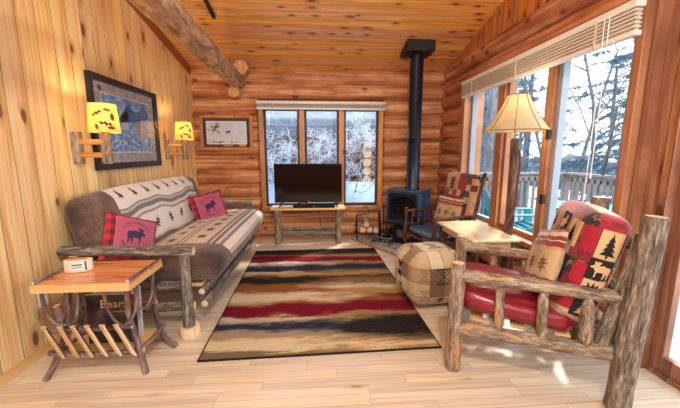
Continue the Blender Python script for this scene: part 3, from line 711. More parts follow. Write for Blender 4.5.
def moose_pillow(label, loc, nrm, up, roll):
    W = .43; t = thing('throw_pillow', label, 'pillow', (0, 0, 0), 0, 'red moose pillows on the futon'); fm = pillow_map(W, W, .15)
    a = MB(); pillow_mesh(a, fm, W, W, 16); weld(a.build('pillow_cover', M_plaid, t))
    b = MB(); q = .16; ff = lambda u, v, l=.003: fm(u, v, 1, l); nn = 14; vs = []; lp = []
    for i in range(nn+1):
        for j in range(nn+1): u, v = -q+2*q*i/nn+.01, -q+2*q*j/nn+.01; vs.append(ff(u, v)); lp.append((u, v, 0))
    b.add(vs, [(i*(nn+1)+j, (i+1)*(nn+1)+j, (i+1)*(nn+1)+j+1, i*(nn+1)+j+1) for i in range(nn) for j in range(nn)], lp)
    f2 = lambda u, v: ff(u+.01, v+.01, .0055)
    b.decal(shape(MOOSE, 0, 0, .165, .15), f2, 1, .02)
    for txt, R, a0, a1, fl in (('NORTHWOODS', .118, 148, 32, 1), ('MOOSE LODGE', .124, 214, 326, -1)):
        for i, ch in enumerate(txt):
            if ch == ' ': continue
            an = rad(a0+(a1-a0)*i/(len(txt)-1)); r2 = an-pi/2 if fl > 0 else an+pi/2
            def fc(x, y, an=an, r2=r2, R=R): return f2(R*cos(an)+x*cos(r2)-y*sin(r2), R*sin(an)+x*sin(r2)+y*cos(r2))
            put_text(b, ch, .036, fc, 1)
    for e in range(4):
        for i in range(18):
            s = -q+2*q*(i+.25)/18; L = 2*q/36; k = q-.004
            pts = {0: [(s, k), (s+L, k), (s+L, k+.004), (s, k+.004)], 1: [(s, -k-.004), (s+L, -k-.004), (s+L, -k), (s, -k)], 2: [(k, s), (k+.004, s), (k+.004, s+L), (k, s+L)], 3: [(-k-.004, s), (-k, s), (-k, s+L), (-k-.004, s+L)]}[e]
            b.decal(pts, f2, 2, .05)
    b.build('moose_patch', [M_mauve, M_navy, M_stitch], t, smooth=60)
    orient(t, loc, nrm, up, roll); return t
moose_pillow('red plaid moose pillow showing its whole moose, at the sofa end near the log wall', (-1.42, 4.30, .775), (.48, -.8, .34), (0, .1, 1), 14)
moose_pillow('red plaid moose pillow half hidden behind the log arm above the small end table', (-1.60, 2.81, .765), (.8, -.48, .42), (-.1, 0, 1), -28)

# ---- end table with magazine rack
t = thing('end_table', 'small twig end table with pine top and slatted magazine rack', 'end table', (-1.55, 2.3, 0)); O = V(t.location)
a = MB(); a.box(V((-1.87, 2.075, .645))-O, V((-1.225, 2.53, .668))-O); a.build('table_top', M_topw, t, .004)
a = MB(); a.box(V((-1.872, 2.068, .612))-O, V((-1.223, 2.085, .664))-O); a.box(V((-1.24, 2.085, .612))-O, V((-1.223, 2.53, .65))-O); a.box(V((-1.872, 2.085, .612))-O, V((-1.855, 2.53, .65))-O); a.box(V((-1.855, 2.513, .612))-O, V((-1.24, 2.53, .65))-O)
a.build('apron', M_pale, t, .003)
for x in (-1.86, -1.235):
    a = MB(); a.log(V((x, 2.08, .674))-O, V((x, 2.53, .674))-O, .013, .012, 8, 14, .002, .1, 0, 1, .2, .3); a.build('edge_twig', [M_twigd, M_cut], t)
def twig(name, pts, r, parent, org, m=None, seg=8, sub=4, cap=1):
    P = [V(p)-org for p in pts]; out = []
    for i in range(len(P)-1):      # catmull-rom
        p0 = P[max(i-1, 0)]; p1 = P[i]; p2 = P[i+1]; p3 = P[min(i+2, len(P)-1)]
        for k in range(sub):
            f = k/sub; out.append(.5*((2*p1)+(p2-p0)*f+(2*p0-5*p1+4*p2-p3)*f*f+(3*p1-p0-3*p2+p3)*f**3))
    out.append(P[-1]); n = len(out); r0, r1 = r if isinstance(r, tuple) else (r, r); off = random.random()*30
    rs = [(r0+(r1-r0)*i/(n-1))*(1+.13*mnoise.noise(V((i*.7+off, 0, off)))) for i in range(n)]
    a = MB(); a.limb(out, rs, seg, 0, cap, .12); return a.build(name, m or [M_twigd, M_cut], parent, smooth=60)
twig('leg', [(-1.86, 2.07, 0), (-1.80, 2.14, .16), (-1.74, 2.18, .40), (-1.72, 2.18, .615)], (.022, .018), t, O)
twig('leg', [(-1.185, 2.10, 0), (-1.23, 2.12, .2), (-1.29, 2.14, .42), (-1.285, 2.15, .615)], (.022, .019), t, O)
twig('leg', [(-1.10, 2.40, 0), (-1.21, 2.43, .08), (-1.27, 2.45, .25), (-1.29, 2.46, .615)], (.021, .02), t, O)
twig('leg', [(-1.84, 2.47, 0), (-1.82, 2.46, .2), (-1.80, 2.46, .4), (-1.8, 2.46, .615)], (.021, .02), t, O)
for pts in ([(-1.84, 2.11, .61), (-1.82, 2.11, .45), (-1.76, 2.12, .37), (-1.66, 2.12, .38), (-1.62, 2.12, .47), (-1.60, 2.12, .61)],
            [(-1.43, 2.12, .61), (-1.42, 2.12, .48), (-1.36, 2.11, .38), (-1.30, 2.11, .36), (-1.235, 2.13, .45), (-1.232, 2.14, .61)],
            [(-1.25, 2.2, .61), (-1.26, 2.22, .45), (-1.27, 2.3, .38), (-1.26, 2.4, .44), (-1.25, 2.43, .61)]):
    twig('bent_brace', pts, .011, t, O)
twig('knotty_stub', [(-1.79, 2.16, .36), (-1.76, 2.14, .44), (-1.765, 2.13, .5)], (.028, .022), t, O)
a = MB(); a.box(V((-1.80, 2.17, .115))-O, V((-1.24, 2.45, .135))-O); a.build('rack_floor', M_pale, t, .003)
twig('rack_rail', [(-1.86, 2.13, .165), (-1.6, 2.115, .15), (-1.35, 2.12, .155), (-1.2, 2.125, .16)], .019, t, O)
twig('rack_rail', [(-1.83, 2.10, .335), (-1.6, 2.09, .345), (-1.4, 2.09, .34), (-1.25, 2.1, .345)], .012, t, O)
twig('rack_rail', [(-1.86, 2.44, .36), (-1.6, 2.45, .36), (-1.25, 2.44, .36)], .016, t, O)
twig('rack_stretcher', [(-1.25, 2.12, .15), (-1.22, 2.3, .15), (-1.22, 2.46, .16)], .016, t, O)
twig('rack_stretcher', [(-1.80, 2.12, .15), (-1.81, 2.3, .15), (-1.81, 2.46, .16)], .016, t, O)
for i in range(6):
    x = -1.765+i*.098; tw_ = random.uniform(-.01, .01); a = MB()
    p0, p1 = V((x+.02, 2.082, .155))-O, V((x-.055+tw_, 2.052, .385))-O; off = random.random()*20
    n = 6; hl = MB(); vs = []; lp = []
    for k in range(n+1):
        q = p0.lerp(p1, k/n); r = .031*(1+.12*mnoise.noise(V((k*.9, off, 0))))
        for j in range(7):
            an = pi*j/6-pi/2-.92; vs.append(q+V((cos(an)*r, -sin(an)*r*.8, 0))); lp.append((cos(an)*r+off, sin(an)*r, .23*k/n))
    fs = []; mi = []
    for k in range(n):
        for j in range(7):
            fs.append((k*7+j, k*7+(j+1) % 7, (k+1)*7+(j+1) % 7, (k+1)*7+j)); mi.append(1 if j == 6 or j == 5 else 0)
    fs += [tuple(range(6, -1, -1)), tuple(range(n*7, n*7+7))]; mi += [1, 1]
    hl.add(vs, fs, lp, mi); hl.build('rack_slat', [M_twigd, M_cut], t, smooth=40)
t.scale = (.93, 1, 1); t.location.x = -1.525
def magazine(label, loc, w, h, m, tilt, title=None, thick=.012):
    t = thing('magazine', label, 'magazine', loc, 0); rot = M.Rotation(rad(tilt), 4, 'X')
    a = MB(); a.box((-w/2, -thick/2, 0), (w/2, thick/2, h), 0, rot); a.build('cover', m, t, .002)
    a = MB(); a.box((-w/2+.002, -thick/2+.002, h), (w/2-.002, thick/2-.002, h+.003), 0, rot); a.build('page_block', M_white, t)
    if title:
        b = MB()
        for txt, s, z, x in title: put_text(b, txt, s, lambda u, v: rot @ V((u+x, -thick/2-.0015, z+v)), 0)
        b.build('title', plain('gold_ink', c(214, 184, 120), .5), t)
    return t
g = G('bear_cover'); n = g.noise(g.obj(), 9., 4); M_bear = g.pbr(g.ramp(n, [(.35, c(34, 26, 26)), (.55, c(70, 52, 50)), (.7, c(112, 88, 84))]), .3)
magazine('dark magazine titled Bears standing in the twig rack', (-1.48, 2.27, .1385), .34, .36, M_bear, -3, [('Bears', .085, .29, .02), ('of the north woods', .022, .235, .05)])
magazine('pale magazine standing behind the dark one in the twig rack', (-1.48, 2.345, .1385), .33, .385, plain('pale_cover', c(206, 206, 210), .3), -3)
a = bpy.data.objects.new('coaster_holder', None); COL.objects.link(a); a.location = (-1.69, 2.315, .669); a.rotation_euler = (0, 0, rad(14)); tag(a, 'cream rounded coaster holder with a small label on the twig end table', 'coaster holder')
b = MB(); prof = []
for i in range(15): an = pi+pi*i/14; prof.append((cos(an)*.085, sin(an)*.045))
prof2 = [(.085, .02), (-.085, .02)]
b.prism([(x, y) for x, y in prof]+prof2, 0, .088); b.build('holder', plain('cream_resin', c(232, 220, 194), .5, var=.05), a, .007)
b = MB(); b.prism([(x*.82, y*.75-.0) for x, y in prof]+[(.07, .012), (-.07, .012)], .086, .094); b.build('coaster_stack', plain('cork', c(196, 142, 104), .8), a, .002)
b = MB(); lab = lambda u, z, d: V((u, -.0455*sqrt(max(0, 1-(u/.0855)**2))-d, z))
vs = [lab(-.035+.1*i/8, zz, .0025) for i in range(9) for zz in (.02, .074)]; b.add(vs, [(2*i, 2*i+2, 2*i+3, 2*i+1) for i in range(8)], None, 0)
for z0, z1, u0, u1 in ((.052, .062, -.022, .04), (.036, .041, -.022, .036)):
    vs = [lab(u0+(u1-u0)*i/6, zz, .0035) for i in range(7) for zz in (z0, z1)]; b.add(vs, [(2*i, 2*i+2, 2*i+3, 2*i+1) for i in range(6)], None, 1)
vs = [lab(u, zz, .0035) for u in (.052, .062) for zz in (.015, .08)]; b.add(vs, [(0, 2, 3, 1)], None, 1)
b.build('label', [M_white, plain('grey_ink', c(90, 88, 92), .6)], a, smooth=0)

# ---- wall sconces
M_shade = shade_mat('parchment_shade', c(244, 222, 156), .08, .5)
def sconce(label, y):
    t = thing('wall_sconce', label, 'wall lamp', (XL, y, 1.40), 0, 'log sconces on the pine wall')
    a = MB(); vs = []; lp = []; n = 8; k = 9
    for i in range(n+1):
        for j in range(k): an = -pi/2+pi*j/(k-1); r = .06*(1+.05*mnoise.noise(V((i*.8, j, y)))); vs.append((.001+cos(an)*r*.75, sin(an)*r, i*.27/n)); lp.append((cos(an)*.06, sin(an)*.06, i*.27/n))
    fs = [(i*k+j, i*k+j+1, (i+1)*k+j+1, (i+1)*k+j) for i in range(n) for j in range(k-1)]; mi = [0]*len(fs); fs += [tuple(range(k-1, -1, -1)), tuple(range(n*k, n*k+k))]; mi += [1, 1]
    a.add(vs, fs, lp, mi); a.build('backplate', [M_barkp, M_cut], t)
    for z in (.075, .185):
        a = MB(); a.log((.04, 0, z), (.235, 0, z), .024, .023, 10, 4, 0, .05, 0, 0, .1); a.build('peg', M_logpeg, t)
    a = MB(); a.log((.25, 0, 0), (.25, 0, .275), .04, .038, 12, 6, 0, .08, 0, 1, .2); a.build('upright', [M_barkp, M_cut], t)
    sh = MB(); sh.lathe([(.118, .265), (.1, .50), (.098, .50), (.116, .265)], 32, (.25, 0, 0), closed=True)
    so_ = sh.build('lamp_shade', M_shade, t)
    p = MB()
    def cyl(u, v): r = .119-.018*(v-.265)/.235+.0012; an = u/.11-.98; return V((.25+r*cos(an), r*sin(an), v))
    for px_, pz, rr, L_ in ((-.045, .42, -60, .13), (.0, .335, 80, .15), (-.055, .31, 20, .07), (.03, .445, -100, .08)): p.decal(shape(SPRIG, px_, pz, .05, L_, rad(rr)), cyl, 0, .02)
    for px_, pz, aw, ah in ((.06, .39, .018, .032), (.045, .30, .03, .014)):
        p.decal([(px_+aw*cos(q*pi/5), pz+ah*sin(q*pi/5)) for q in range(10)], cyl, 1, .02)
    p.build('pinecone_print', [plain('sprig_ink', c(70, 74, 40), .9), plain('cone_ink', c(128, 62, 36), .9)], so_)
    bl = MB(); bl.lathe([(0, .28), (.014, .28), (.016, .32), (.03, .37), (.024, .40), (0, .412)], 16, (.25, 0, 0))
    g = G('lit_bulb'); g.pbr(c(255, 230, 180), .5, emit=c(255, 200, 120), estr=12.); bl.build('bulb', g.m, t)
    L = bpy.data.lights.new('sconce_light', 'POINT'); L.energy = SCONCE; L.color = (1., .86, .56); L.shadow_soft_size = .03; lo = bpy.data.objects.new('sconce_light', L); COL.objects.link(lo); lo.parent = t; lo.location = (.25, 0, .44)
    return t
M_logpeg = logwood('peg_wood', c(206, 132, 66), c(226, 156, 88), c(238, 180, 116), c(150, 84, 40), .45, bs=.05)
SCONCE = 3.2
sconce('log wall sconce with pinecone shade on the near side of the blue print', 2.97)
sconce('log wall sconce with pinecone shade between the blue print and the log corner', 4.66)

# ---- pictures
t = thing('framed_print', 'large black framed blue print in a grey mat on the pine wall', 'picture', (XL+.002, 3.785, 1.33))
def rect_frame(w, h, b, d, m, parent, name, ax, z0=0., bevel=.006):
    """four mitred bars; ax='x': hangs on a wall facing +x; 'y': facing -y"""
    T = (lambda u, v, dd: V((dd, u, v))) if ax == 'x' else (lambda u, v, dd: V((u, -dd, v)))
    a = MB(); o_ = [(-w/2, z0), (w/2, z0), (w/2, z0+h), (-w/2, z0+h)]; i_ = [(-w/2+b, z0+b), (w/2-b, z0+b), (w/2-b, z0+h-b), (-w/2+b, z0+h-b)]
    vs = []
    for (u, v), (p, q) in zip(o_, i_): vs += [T(u, v, 0), T(u, v, d), T(p, q, d*.7), T(p, q, 0)]
    fs = [(4*i+k, 4*((i+1) % 4)+k, 4*((i+1) % 4)+(k+1) % 4, 4*i+(k+1) % 4) for i in range(4) for k in range(4)]
    if ax == 'y': fs = [f[::-1] for f in fs]
    a.add(vs, fs); return a.build(name, m, parent, bevel, smooth=30)
def flat(w, h, z0, d, m, parent, name, ax, th=.003, u0=0.):
    a = MB()
    if ax == 'x': a.box((d-th, u0-w/2, z0), (d, u0+w/2, z0+h))
    else: a.box((u0-w/2, -d, z0), (u0+w/2, -d+th, z0+h))
    return a.build(name, m, parent)
rect_frame(1.23, .89, .065, .045, plain('black_frame', c(26, 28, 36), .25), t, 'frame', 'x')
g = G('grey_mat'); n = g.noise(g.obj(), 40., 4); M_mat = g.pbr(g.ramp(n, [(.38, c(136, 142, 150)), (.62, c(192, 194, 198))]), .9)
flat(1.11, .77, .06, .012, M_mat, t, 'mat', 'x')
flat(.87, .575, .165, .0145, M_white, t, 'print_border', 'x')
g = G('blue_print'); x, y, z = g.sep(g.obj()); n = g.noise(g.xyz(0., g.mul(y, 5.), g.mul(z, 9.)), 1., 5, .65); n2 = g.noise(g.xyz(3., g.mul(y, 14.), g.mul(z, 30.)), 1., 3)
hz = g.step(z, .3, .5); col = g.mix(hz, g.ramp(n2, [(.38, c(56, 110, 176)), (.5, c(104, 158, 210)), (.62, c(190, 216, 238))]), g.ramp(n, [(.38, c(60, 116, 184)), (.5, c(98, 160, 216)), (.62, c(160, 200, 234))]))
M_print = g.pbr(col, .6); flat(.85, .555, .175, .0165, M_print, t, 'print', 'x')
a = MB(); lay = lambda u, v: V((.018, u, v))
a.decal([(-.16, .40), (-.02, .41), (-.02, .58), (-.09, .60), (-.16, .55)], lay, 0, .2); a.decal([(.12, .33), (.36, .32), (.36, .52), (.24, .56), (.12, .50)], lay, 1, .2)
a.decal([(-.4, .45), (-.2, .50), (0, .68), (.15, .6), (.32, .69), (.42, .6), (.42, .56), (.1, .5)], lay, 2, .3)
a.build('print_figures', [plain('pale_ink', c(172, 202, 228), .7, var=.2, sc=60), plain('pink_reflection', c(150, 146, 172), .7, var=.25, sc=50), plain('deep_ink', c(58, 104, 164), .7, var=.2, sc=30)], t)  # second colour paints a lamp's pinkish reflection onto the print
a = MB(); a.decal([(-.44+.03*cos(q*pi/6), .775+.03*sin(q*pi/6)) for q in range(12)], lambda u, v: V((.0145, u, v)), 0, .2); a.build('mat_emblem', plain('emblem_ink', c(50, 50, 56), .8), t)
flat(1.1, .76, .065, .026, M_pglass, t, 'glass', 'x', .002)

t = thing('framed_print', 'small wood framed snow scene on the back log wall', 'picture', (-1.51, 5.685, 1.53))
rect_frame(.86, .58, .05, .03, M_casing, t, 'outer_frame', 'y'); rect_frame(.77, .49, .055, .022, plain('dark_frame', c(58, 48, 46), .4), t, 'frame', 'y', .045)
g = G('snow_print'); x, y, z = g.sep(g.obj()); n = g.noise(g.xyz(g.mul(x, 8.), 0., g.mul(z, 11.)), 1., 5, .7); m1 = g.math('LESS_THAN', x, -.1)
dark = g.mul(g.mul(g.step(n, .48, .6), m1), g.step(z, .24, .3)); gr = g.mul(g.sub(1., g.step(z, .13, .17)), g.step(n, .45, .55))
col = g.mix(g.math('MAXIMUM', dark, gr), g.mix(n, c(196, 208, 226), c(226, 232, 240)), c(72, 70, 84)); M_sp = g.pbr(col, .6)
flat(.68, .40, .09, .010, M_white, t, 'mat', 'y'); flat(.62, .34, .12, .012, M_sp, t, 'print', 'y')
a = MB(); a.decal(shape(MOOSE, .03, .30, .09, .07), lambda u, v: V((u, -.0135, v)), 0, .2); a.build('print_figures', M_motif, t)
a = MB(); a.box((-.06, -.024, .07), (.1, -.012, .09)); a.box((.2, -.024, .065), (.31, -.012, .10)); a.build('brass_plate', plain('brass_plate', c(214, 158, 74), .4), t)
flat(.68, .4, .09, .017, M_pglass, t, 'glass', 'y', .002)

t = thing('wall_outlet', 'white electrical outlet low on the pine wall by the end table', 'outlet', (XL, 2.43, .36))
a = MB(); a.box((0, -.04, 0), (.008, .04, .12)); a.build('cover_plate', M_white, t, .003)
for z in (.025, .07):
    a = MB(); a.box((.008, -.017, z), (.011, .017, z+.028)); a.build('socket', M_blind, t, .002)

# ---- television bench, television, soundbar
t = thing('tv_bench', 'low log bench with pale plank top under the television', 'bench', (-.155, 5.36, 0)); O = V(t.location)
a = MB(); a.box((-.61, -.17, .57), (.61, .17, .602)); a.build('bench_top', M_pale, t, .008)
for x in (-.5, .5):
    for y in (-.11, .11): lg('leg', t, V((x, y, 0))+O, V((x, y, .572))+O, .052, .05, [M_barkp, M_cut], .004)
    lg('cross_rail', t, V((x, -.1, .3))+O, V((x, .1, .3))+O, .03, .03)
lg('stretcher', t, V((-.5, -.1, .17))+O, V((.5, -.1, .17))+O, .034, .034)
lg('stretcher', t, V((-.5, .1, .2))+O, V((.5, .1, .2))+O, .034, .034)
t = thing('television', 'flat black television standing on the log bench in front of the window', 'television', (-.15, 5.40, .602))
a = MB(); a.box((-.56, -.012, .065), (.56, .03, .71)); a.build('body', plain('tv_plastic', c(18, 18, 20), .35), t, .006)
g = G('tv_screen'); g.pbr(c(10, 10, 12), .08, spec=.6); a = MB(); a.box((-.55, -.0145, .085), (.55, -.0125, .70)); a.build('screen', g.m, t)
for s in (-1, 1):
    a = MB(); a.bar((s*.43, 0, .075), (s*.48, -.12, .004), .022, .008); a.bar((s*.43, 0, .075), (s*.46, .1, .004), .022, .008); a.build('foot', M_black, t, .002)
a = MB(); a.box((-.02, -.016, .068), (.02, -.0122, .08)); a.build('badge', M_steel, t)
t = thing('soundbar', 'black soundbar lying in front of the television on the bench', 'soundbar', (-.06, 5.25, .602))
a = MB(); a.box((-.34, -.035, 0), (.34, .035, .055)); a.build('cabinet', plain('speaker_cloth', c(24, 24, 26), .9), t, .012)
a = MB(); a.box((-.02, -.037, .02), (.02, -.0345, .03)); a.build('badge', M_steel, t)
a = MB(); pts = [V((.02, 5.555, .56)), V((.03, 5.56, .4)), V((.06, 5.57, .25)), V((-.02, 5.575, .1)), V((-.1, 5.58, .008))]; a.limb(pts, .006, 6)
tag(a.build('power_cord', M_black), 'black power cord hanging behind the log bench under the television', 'cord')

# ---- hearth, stove, pipe, firewood
g = G('slate'); n = g.noise(g.obj(), 6., 4); d, _ = g.vor(g.scale(g.obj(), (1, 1, 0)), 4., 'DISTANCE_TO_EDGE')
M_slate = g.pbr(g.mix(g.math('LESS_THAN', d, .025), g.ramp(n, [(.35, c(166, 164, 158)), (.65, c(210, 206, 196))]), c(104, 100, 96)), .55, 0, g.bump(n, .3, .01))
t = thing('hearth_pad', 'grey slate hearth pad with wooden edging under the wood stove', 'hearth', (1.5, 5.1, 0)); O = V(t.location)
poly = [(.59, 5.45), (1.14, 4.50), (2.11, 4.50), (2.11, 5.66), (.59, 5.66)]; P = [(x-O.x, y-O.y) for x, y in poly]
a = MB(); a.prism(P, 0, .03); a.build('slate_top', M_slate, t, .003)
a = MB()
for i in (0, 1): a.bar(V((*P[i], .015))+V((-.012, -.008, 0)), V((*P[i+1], .015))+V((-.012, -.008, 0)), .02, .032)
a.build('wood_edging', M_casing2, t, .002)

M_stove = plain('stove_reflected_blue', c(60, 92, 134), .3, .2, var=.08); M_glassdark = plain('stove_glass', c(14, 14, 18), .06, var=.02, spec=.8)  # blue window reflection painted into the base colour of the black steel
t = thing('wood_stove', 'black steel wood stove coloured with blue reflection on the slate hearth in the log corner', 'stove', (1.47, 5.12, .0305), rad(-38))
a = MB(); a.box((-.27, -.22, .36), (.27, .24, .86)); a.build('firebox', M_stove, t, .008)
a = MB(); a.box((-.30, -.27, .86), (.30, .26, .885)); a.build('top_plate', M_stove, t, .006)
a = MB(); a.box((-.29, -.30, .335), (.29, .25, .36)); a.build('ash_lip', M_black, t, .005)
a = MB(); a.box((-.22, -.16, .0), (.22, .2, .03)); a.box((-.2, -.14, .03), (.2, .18, .335)); a.build('pedestal', M_black, t, .005)
a = MB(); a.box((-.11, -.156, .1), (.11, -.14, .22)); dr = a.build('ash_drawer', M_steel, t, .003)
a = MB(); a.box((-.24, -.245, .40), (.24, -.22, .83)); dd = a.build('door', M_black, t, .008)
a = MB(); pp = [(-.19, .46), (.19, .46), (.19, .70)]+[(.19*cos(i*pi/10), .70+.085*sin(i*pi/10)) for i in range(1, 10)]+[(-.19, .70)]
a.add([(x, -.2465, z) for x, z in pp], [tuple(range(len(pp)))]); a.build('door_glass', M_glassdark, dd, smooth=0)
a = MB()
for i in range(-2, 3): a.bar((i*.07, -.249, .47), (i*.07, -.249, .49), .04, .004)
a.build('vent', M_steel, dd)
a = MB(); a.limb([(.225, -.25, .60), (.225, -.29, .60), (.225, -.30, .56), (.225, -.295, .50)], .009, 8); a.build('handle', M_steel, dd)
for sx in (-1, 1):
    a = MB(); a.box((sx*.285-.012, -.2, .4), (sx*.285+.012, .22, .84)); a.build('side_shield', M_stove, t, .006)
t = thing('stove_pipe', 'tall black stove pipe rising from the stove to a square ceiling box', 'stove pipe', (1.505, 5.03, .917))
a = MB(); a.lathe([(.112, 0), (.112, .03), (.1, .05), (.1, .78), (.104, .785), (.104, .80), (.1, .805), (.1, 2.02)], 28); a.build('flue', plain('flue_steel', c(30, 40, 58), .26, .4, var=.05), t)
a = MB(); q = V(t.location); x0, x1, y0, y1, z0 = 1.29, 1.70, 4.80, 5.2, 2.925
a.add([V(p)-q for p in ((x0, y0, z0), (x1, y0, z0), (x1, y1, z0), (x0, y1, z0), (x0, y0, CZ(y0)-.01), (x1, y0, CZ(y0)-.01), (x1, y1, CZ(y1)-.01), (x0, y1, CZ(y1)-.01))], [(3, 2, 1, 0), (4, 5, 6, 7), (0, 1, 5, 4), (1, 2, 6, 5), (2, 3, 7, 6), (3, 0, 4, 7)])
a.build('ceiling_box', plain('black_box', c(10, 10, 11), .5), t, .004)
t = thing('firewood_rack', 'black iron firewood rack beside the hearth under the window', 'log rack', (.86, 5.36, .0425), rad(-6))
for y in (-.11, .11):
    a = MB(); a.limb([(-.19, y, 0), (-.2, y, .12), (-.2, y, .42), (.18, y, .50), (.2, y, .12), (.19, y, 0)], .012, 8); a.build('hoop', M_black, t)
for x, z in ((-.2, .42), (.18, .50), (-.19, .12), (.19, .12), (0, .12)):
    a = MB(); a.limb([(x, -.13, z), (x, .13, z)], .01, 8); a.build('cross_bar', M_black, t)
a = MB(); a.limb([(-.05+.045*cos(i*pi/8), 0, .465+.09*sin(i*pi/8)) for i in range(9)], .008, 6); a.limb([(-.01, -.11, .46), (-.01, .11, .46)], .008, 6); a.build('carry_loop', M_black, t)
for i, (x, z, r, lb) in enumerate(((-.10, .185, .052, 'firewood log at the bottom of the iron rack nearest the television bench'), (.01, .185, .052, 'firewood log in the middle of the bottom layer of the iron rack'), (.115, .18, .046, 'firewood log at the bottom of the iron rack nearest the stove'), (-.04, .278, .048, 'firewood log on top of the pile in the iron rack'))):
    a = MB(); o_ = V((.86, 5.36, .0445)); m = M.Rotation(rad(-6), 4, 'Z'); a.log(m @ V((x, -.19, 0)), m @ V((x, .16, 0)), r, r*.95, 10, 5, 0, .1, 0, 1, .1)
    o = a.build('firewood', [M_barkp, M_cut]); o.location = o_+V((0, 0, z)); tag(o, lb, 'firewood', 'firewood in the iron rack')
t = thing('fireplace_tools', 'black fireplace tool stand between the iron rack and the stove', 'fireplace tools', (1.205, 5.47, .0305))
a = MB(); a.lathe([(0, 0), (.09, 0), (.09, .015), (.02, .03), (.01, .05), (.01, .60), (.016, .61), (.012, .64), (0, .65)], 18); a.limb([(-.08, 0, .55), (.08, 0, .55)], .007, 6); a.build('stand', M_black, t)
for x, nm in ((-.07, 'poker'), (.07, 'shovel')):
    a = MB(); a.limb([(x, -.02, .59), (x, -.02, .10)], .007, 6)
    if nm == 'shovel': a.box((x-.04, -.03, .05), (x+.04, -.02, .17))
    else: a.limb([(x, -.02, .10), (x-.03, -.02, .13)], .006, 6)
    a.build(nm, M_black, t)
t = thing('andiron_grate', 'low black iron grate on the hearth in front of the tool stand', 'grate', (1.02, 4.98, .0395), rad(-30))
a = MB()
for i in range(5): a.limb([(-.13+i*.065, -.09, .07), (-.13+i*.065, .09, .07)], .009, 6)
for y in (-.07, .07): a.limb([(-.15, y, 0), (-.15, y, .062), (.15, y, .062), (.15, y, 0)], .009, 6)
a.build('bars', M_black, t)

# ---- rug
g = G('striped_rug'); x, y, z = g.sep(g.obj())
n1 = g.noise(g.xyz(g.mul(x, 1.7), g.mul(y, 4.5), 0.), 1., 5, .62); n2 = g.noise(g.xyz(g.mul(x, 4.5), g.mul(y, 38.), 4.), 1., 5, .75); n3 = g.noise(g.xyz(g.mul(x, .9), g.mul(y, 2.), 9.), 1., 3)
v = g.add(y, g.add(g.mul(g.sub(n1, .5), .32), g.add(g.mul(g.sub(n2, .5), .24), g.mul(x, .035))))
vv = g.math('DIVIDE', g.add(v, 1.325), 2.65)
bur, blk, cre, tan, oli, cop, nav, gry = c(112, 18, 42), c(26, 22, 26), c(212, 196, 164), c(174, 140, 94), c(116, 104, 78), c(142, 94, 60), c(42, 42, 58), c(146, 142, 136)
def rw(y): return max(0, min(1, (y-2.215)/2.65))
A = [(2.2, oli), (2.28, oli), (2.32, cre), (2.42, cre), (2.46, tan), (2.52, gry), (2.58, nav), (2.66, nav), (2.71, gry), (2.77, cre), (2.81, bur), (3.0, bur), (3.06, tan), (3.12, cre), (3.26, cre), (3.34, cop), (3.52, cop), (3.6, blk), (3.74, blk), (3.8, tan), (3.9, cre), (3.95, nav), (4.12, nav), (4.2, gry), (4.27, cre), (4.31, bur), (4.5, bur), (4.56, cop), (4.66, blk), (4.87, blk)]
B = [(2.2, oli), (2.26, tan), (2.32, cre), (2.36, tan), (2.40, oli), (2.48, blk), (2.72, blk), (2.77, oli), (2.81, tan), (2.86, bur), (3.06, bur), (3.12, cop), (3.2, bur), (3.27, tan), (3.36, tan), (3.46, cre), (3.56, oli), (3.66, cop), (3.76, blk), (3.82, tan), (3.92, oli), (4.0, nav), (4.14, blk), (4.2, oli), (4.28, tan), (4.32, bur), (4.46, bur), (4.54, tan), (4.64, blk), (4.87, blk)]
ra = g.ramp(vv, [(rw(y_), q) for y_, q in A]); rb = g.ramp(vv, [(rw(y_), q) for y_, q in B])
sel = g.step(g.add(n3, g.mul(x, .28)), .42, .62); col = g.mix(sel, ra, rb)
w1_ = g.noise(g.obj(), 140., 2, .8); w2_ = g.noise(g.xyz(g.mul(x, 8.), g.mul(y, 110.), 0.), 1., 3, .8)
col = g.mix(g.mul(g.step(w2_, .5, .78), .3), col, tan); col = g.hsv(col, .5, 1.1, g.add(.7, g.mul(w1_, .55)))
edge = g.math('MAXIMUM', g.math('GREATER_THAN', g.math('ABSOLUTE', x), .903), g.math('GREATER_THAN', g.math('ABSOLUTE', y), 1.313)); col = g.mix(edge, col, c(44, 26, 32))
M_rug = g.pbr(col, .95, 0, g.bump(w1_, .6, .004), spec=.2)
a = MB(); a.box((-.915, -1.325, 0), (.915, 1.325, .012)); o = a.build('rug', M_rug, bevel=.004); o.location = (0.0, 3.54, .0005); o.rotation_euler = (0, 0, rad(1.4))
tag(o, 'large area rug with burgundy black and cream brushstroke stripes on the floor', 'rug')

# ---- pouf
g = G('patch_pouf'); p = g.lp(); x, y, z = g.sep(p)
K = .135
fx, fy, fz = [g.math('ABSOLUTE', g.sub(g.math('FRACT', g.math('DIVIDE', g.add(q, .27), K)), .5)) for q in (x, y, z)]
ids = g.xyz(*[g.math('FLOOR', g.math('DIVIDE', g.add(q, .2701), K)) for q in (x, y, z)])
wv, _ = g.white(ids); n = g.noise(g.obj(), 180., 2)
col = g.ramp(wv, [(0, c(212, 192, 154)), (.34, c(152, 116, 82)), (.50, c(196, 170, 130)), (.76, c(120, 88, 70)), (.88, c(178, 146, 108))], 'CONSTANT')
ax_, ay_, az_ = g.math('ABSOLUTE', x), g.math('ABSOLUTE', y), g.math('ABSOLUTE', z)
def grid(f, face): return g.mul(g.math('GREATER_THAN', f, .478), g.math('LESS_THAN', face[0], face[1]))
line = g.math('MAXIMUM', g.math('MAXIMUM', grid(fx, (ax_, .262)), grid(fy, (ay_, .262))), grid(fz, (az_, .225)))
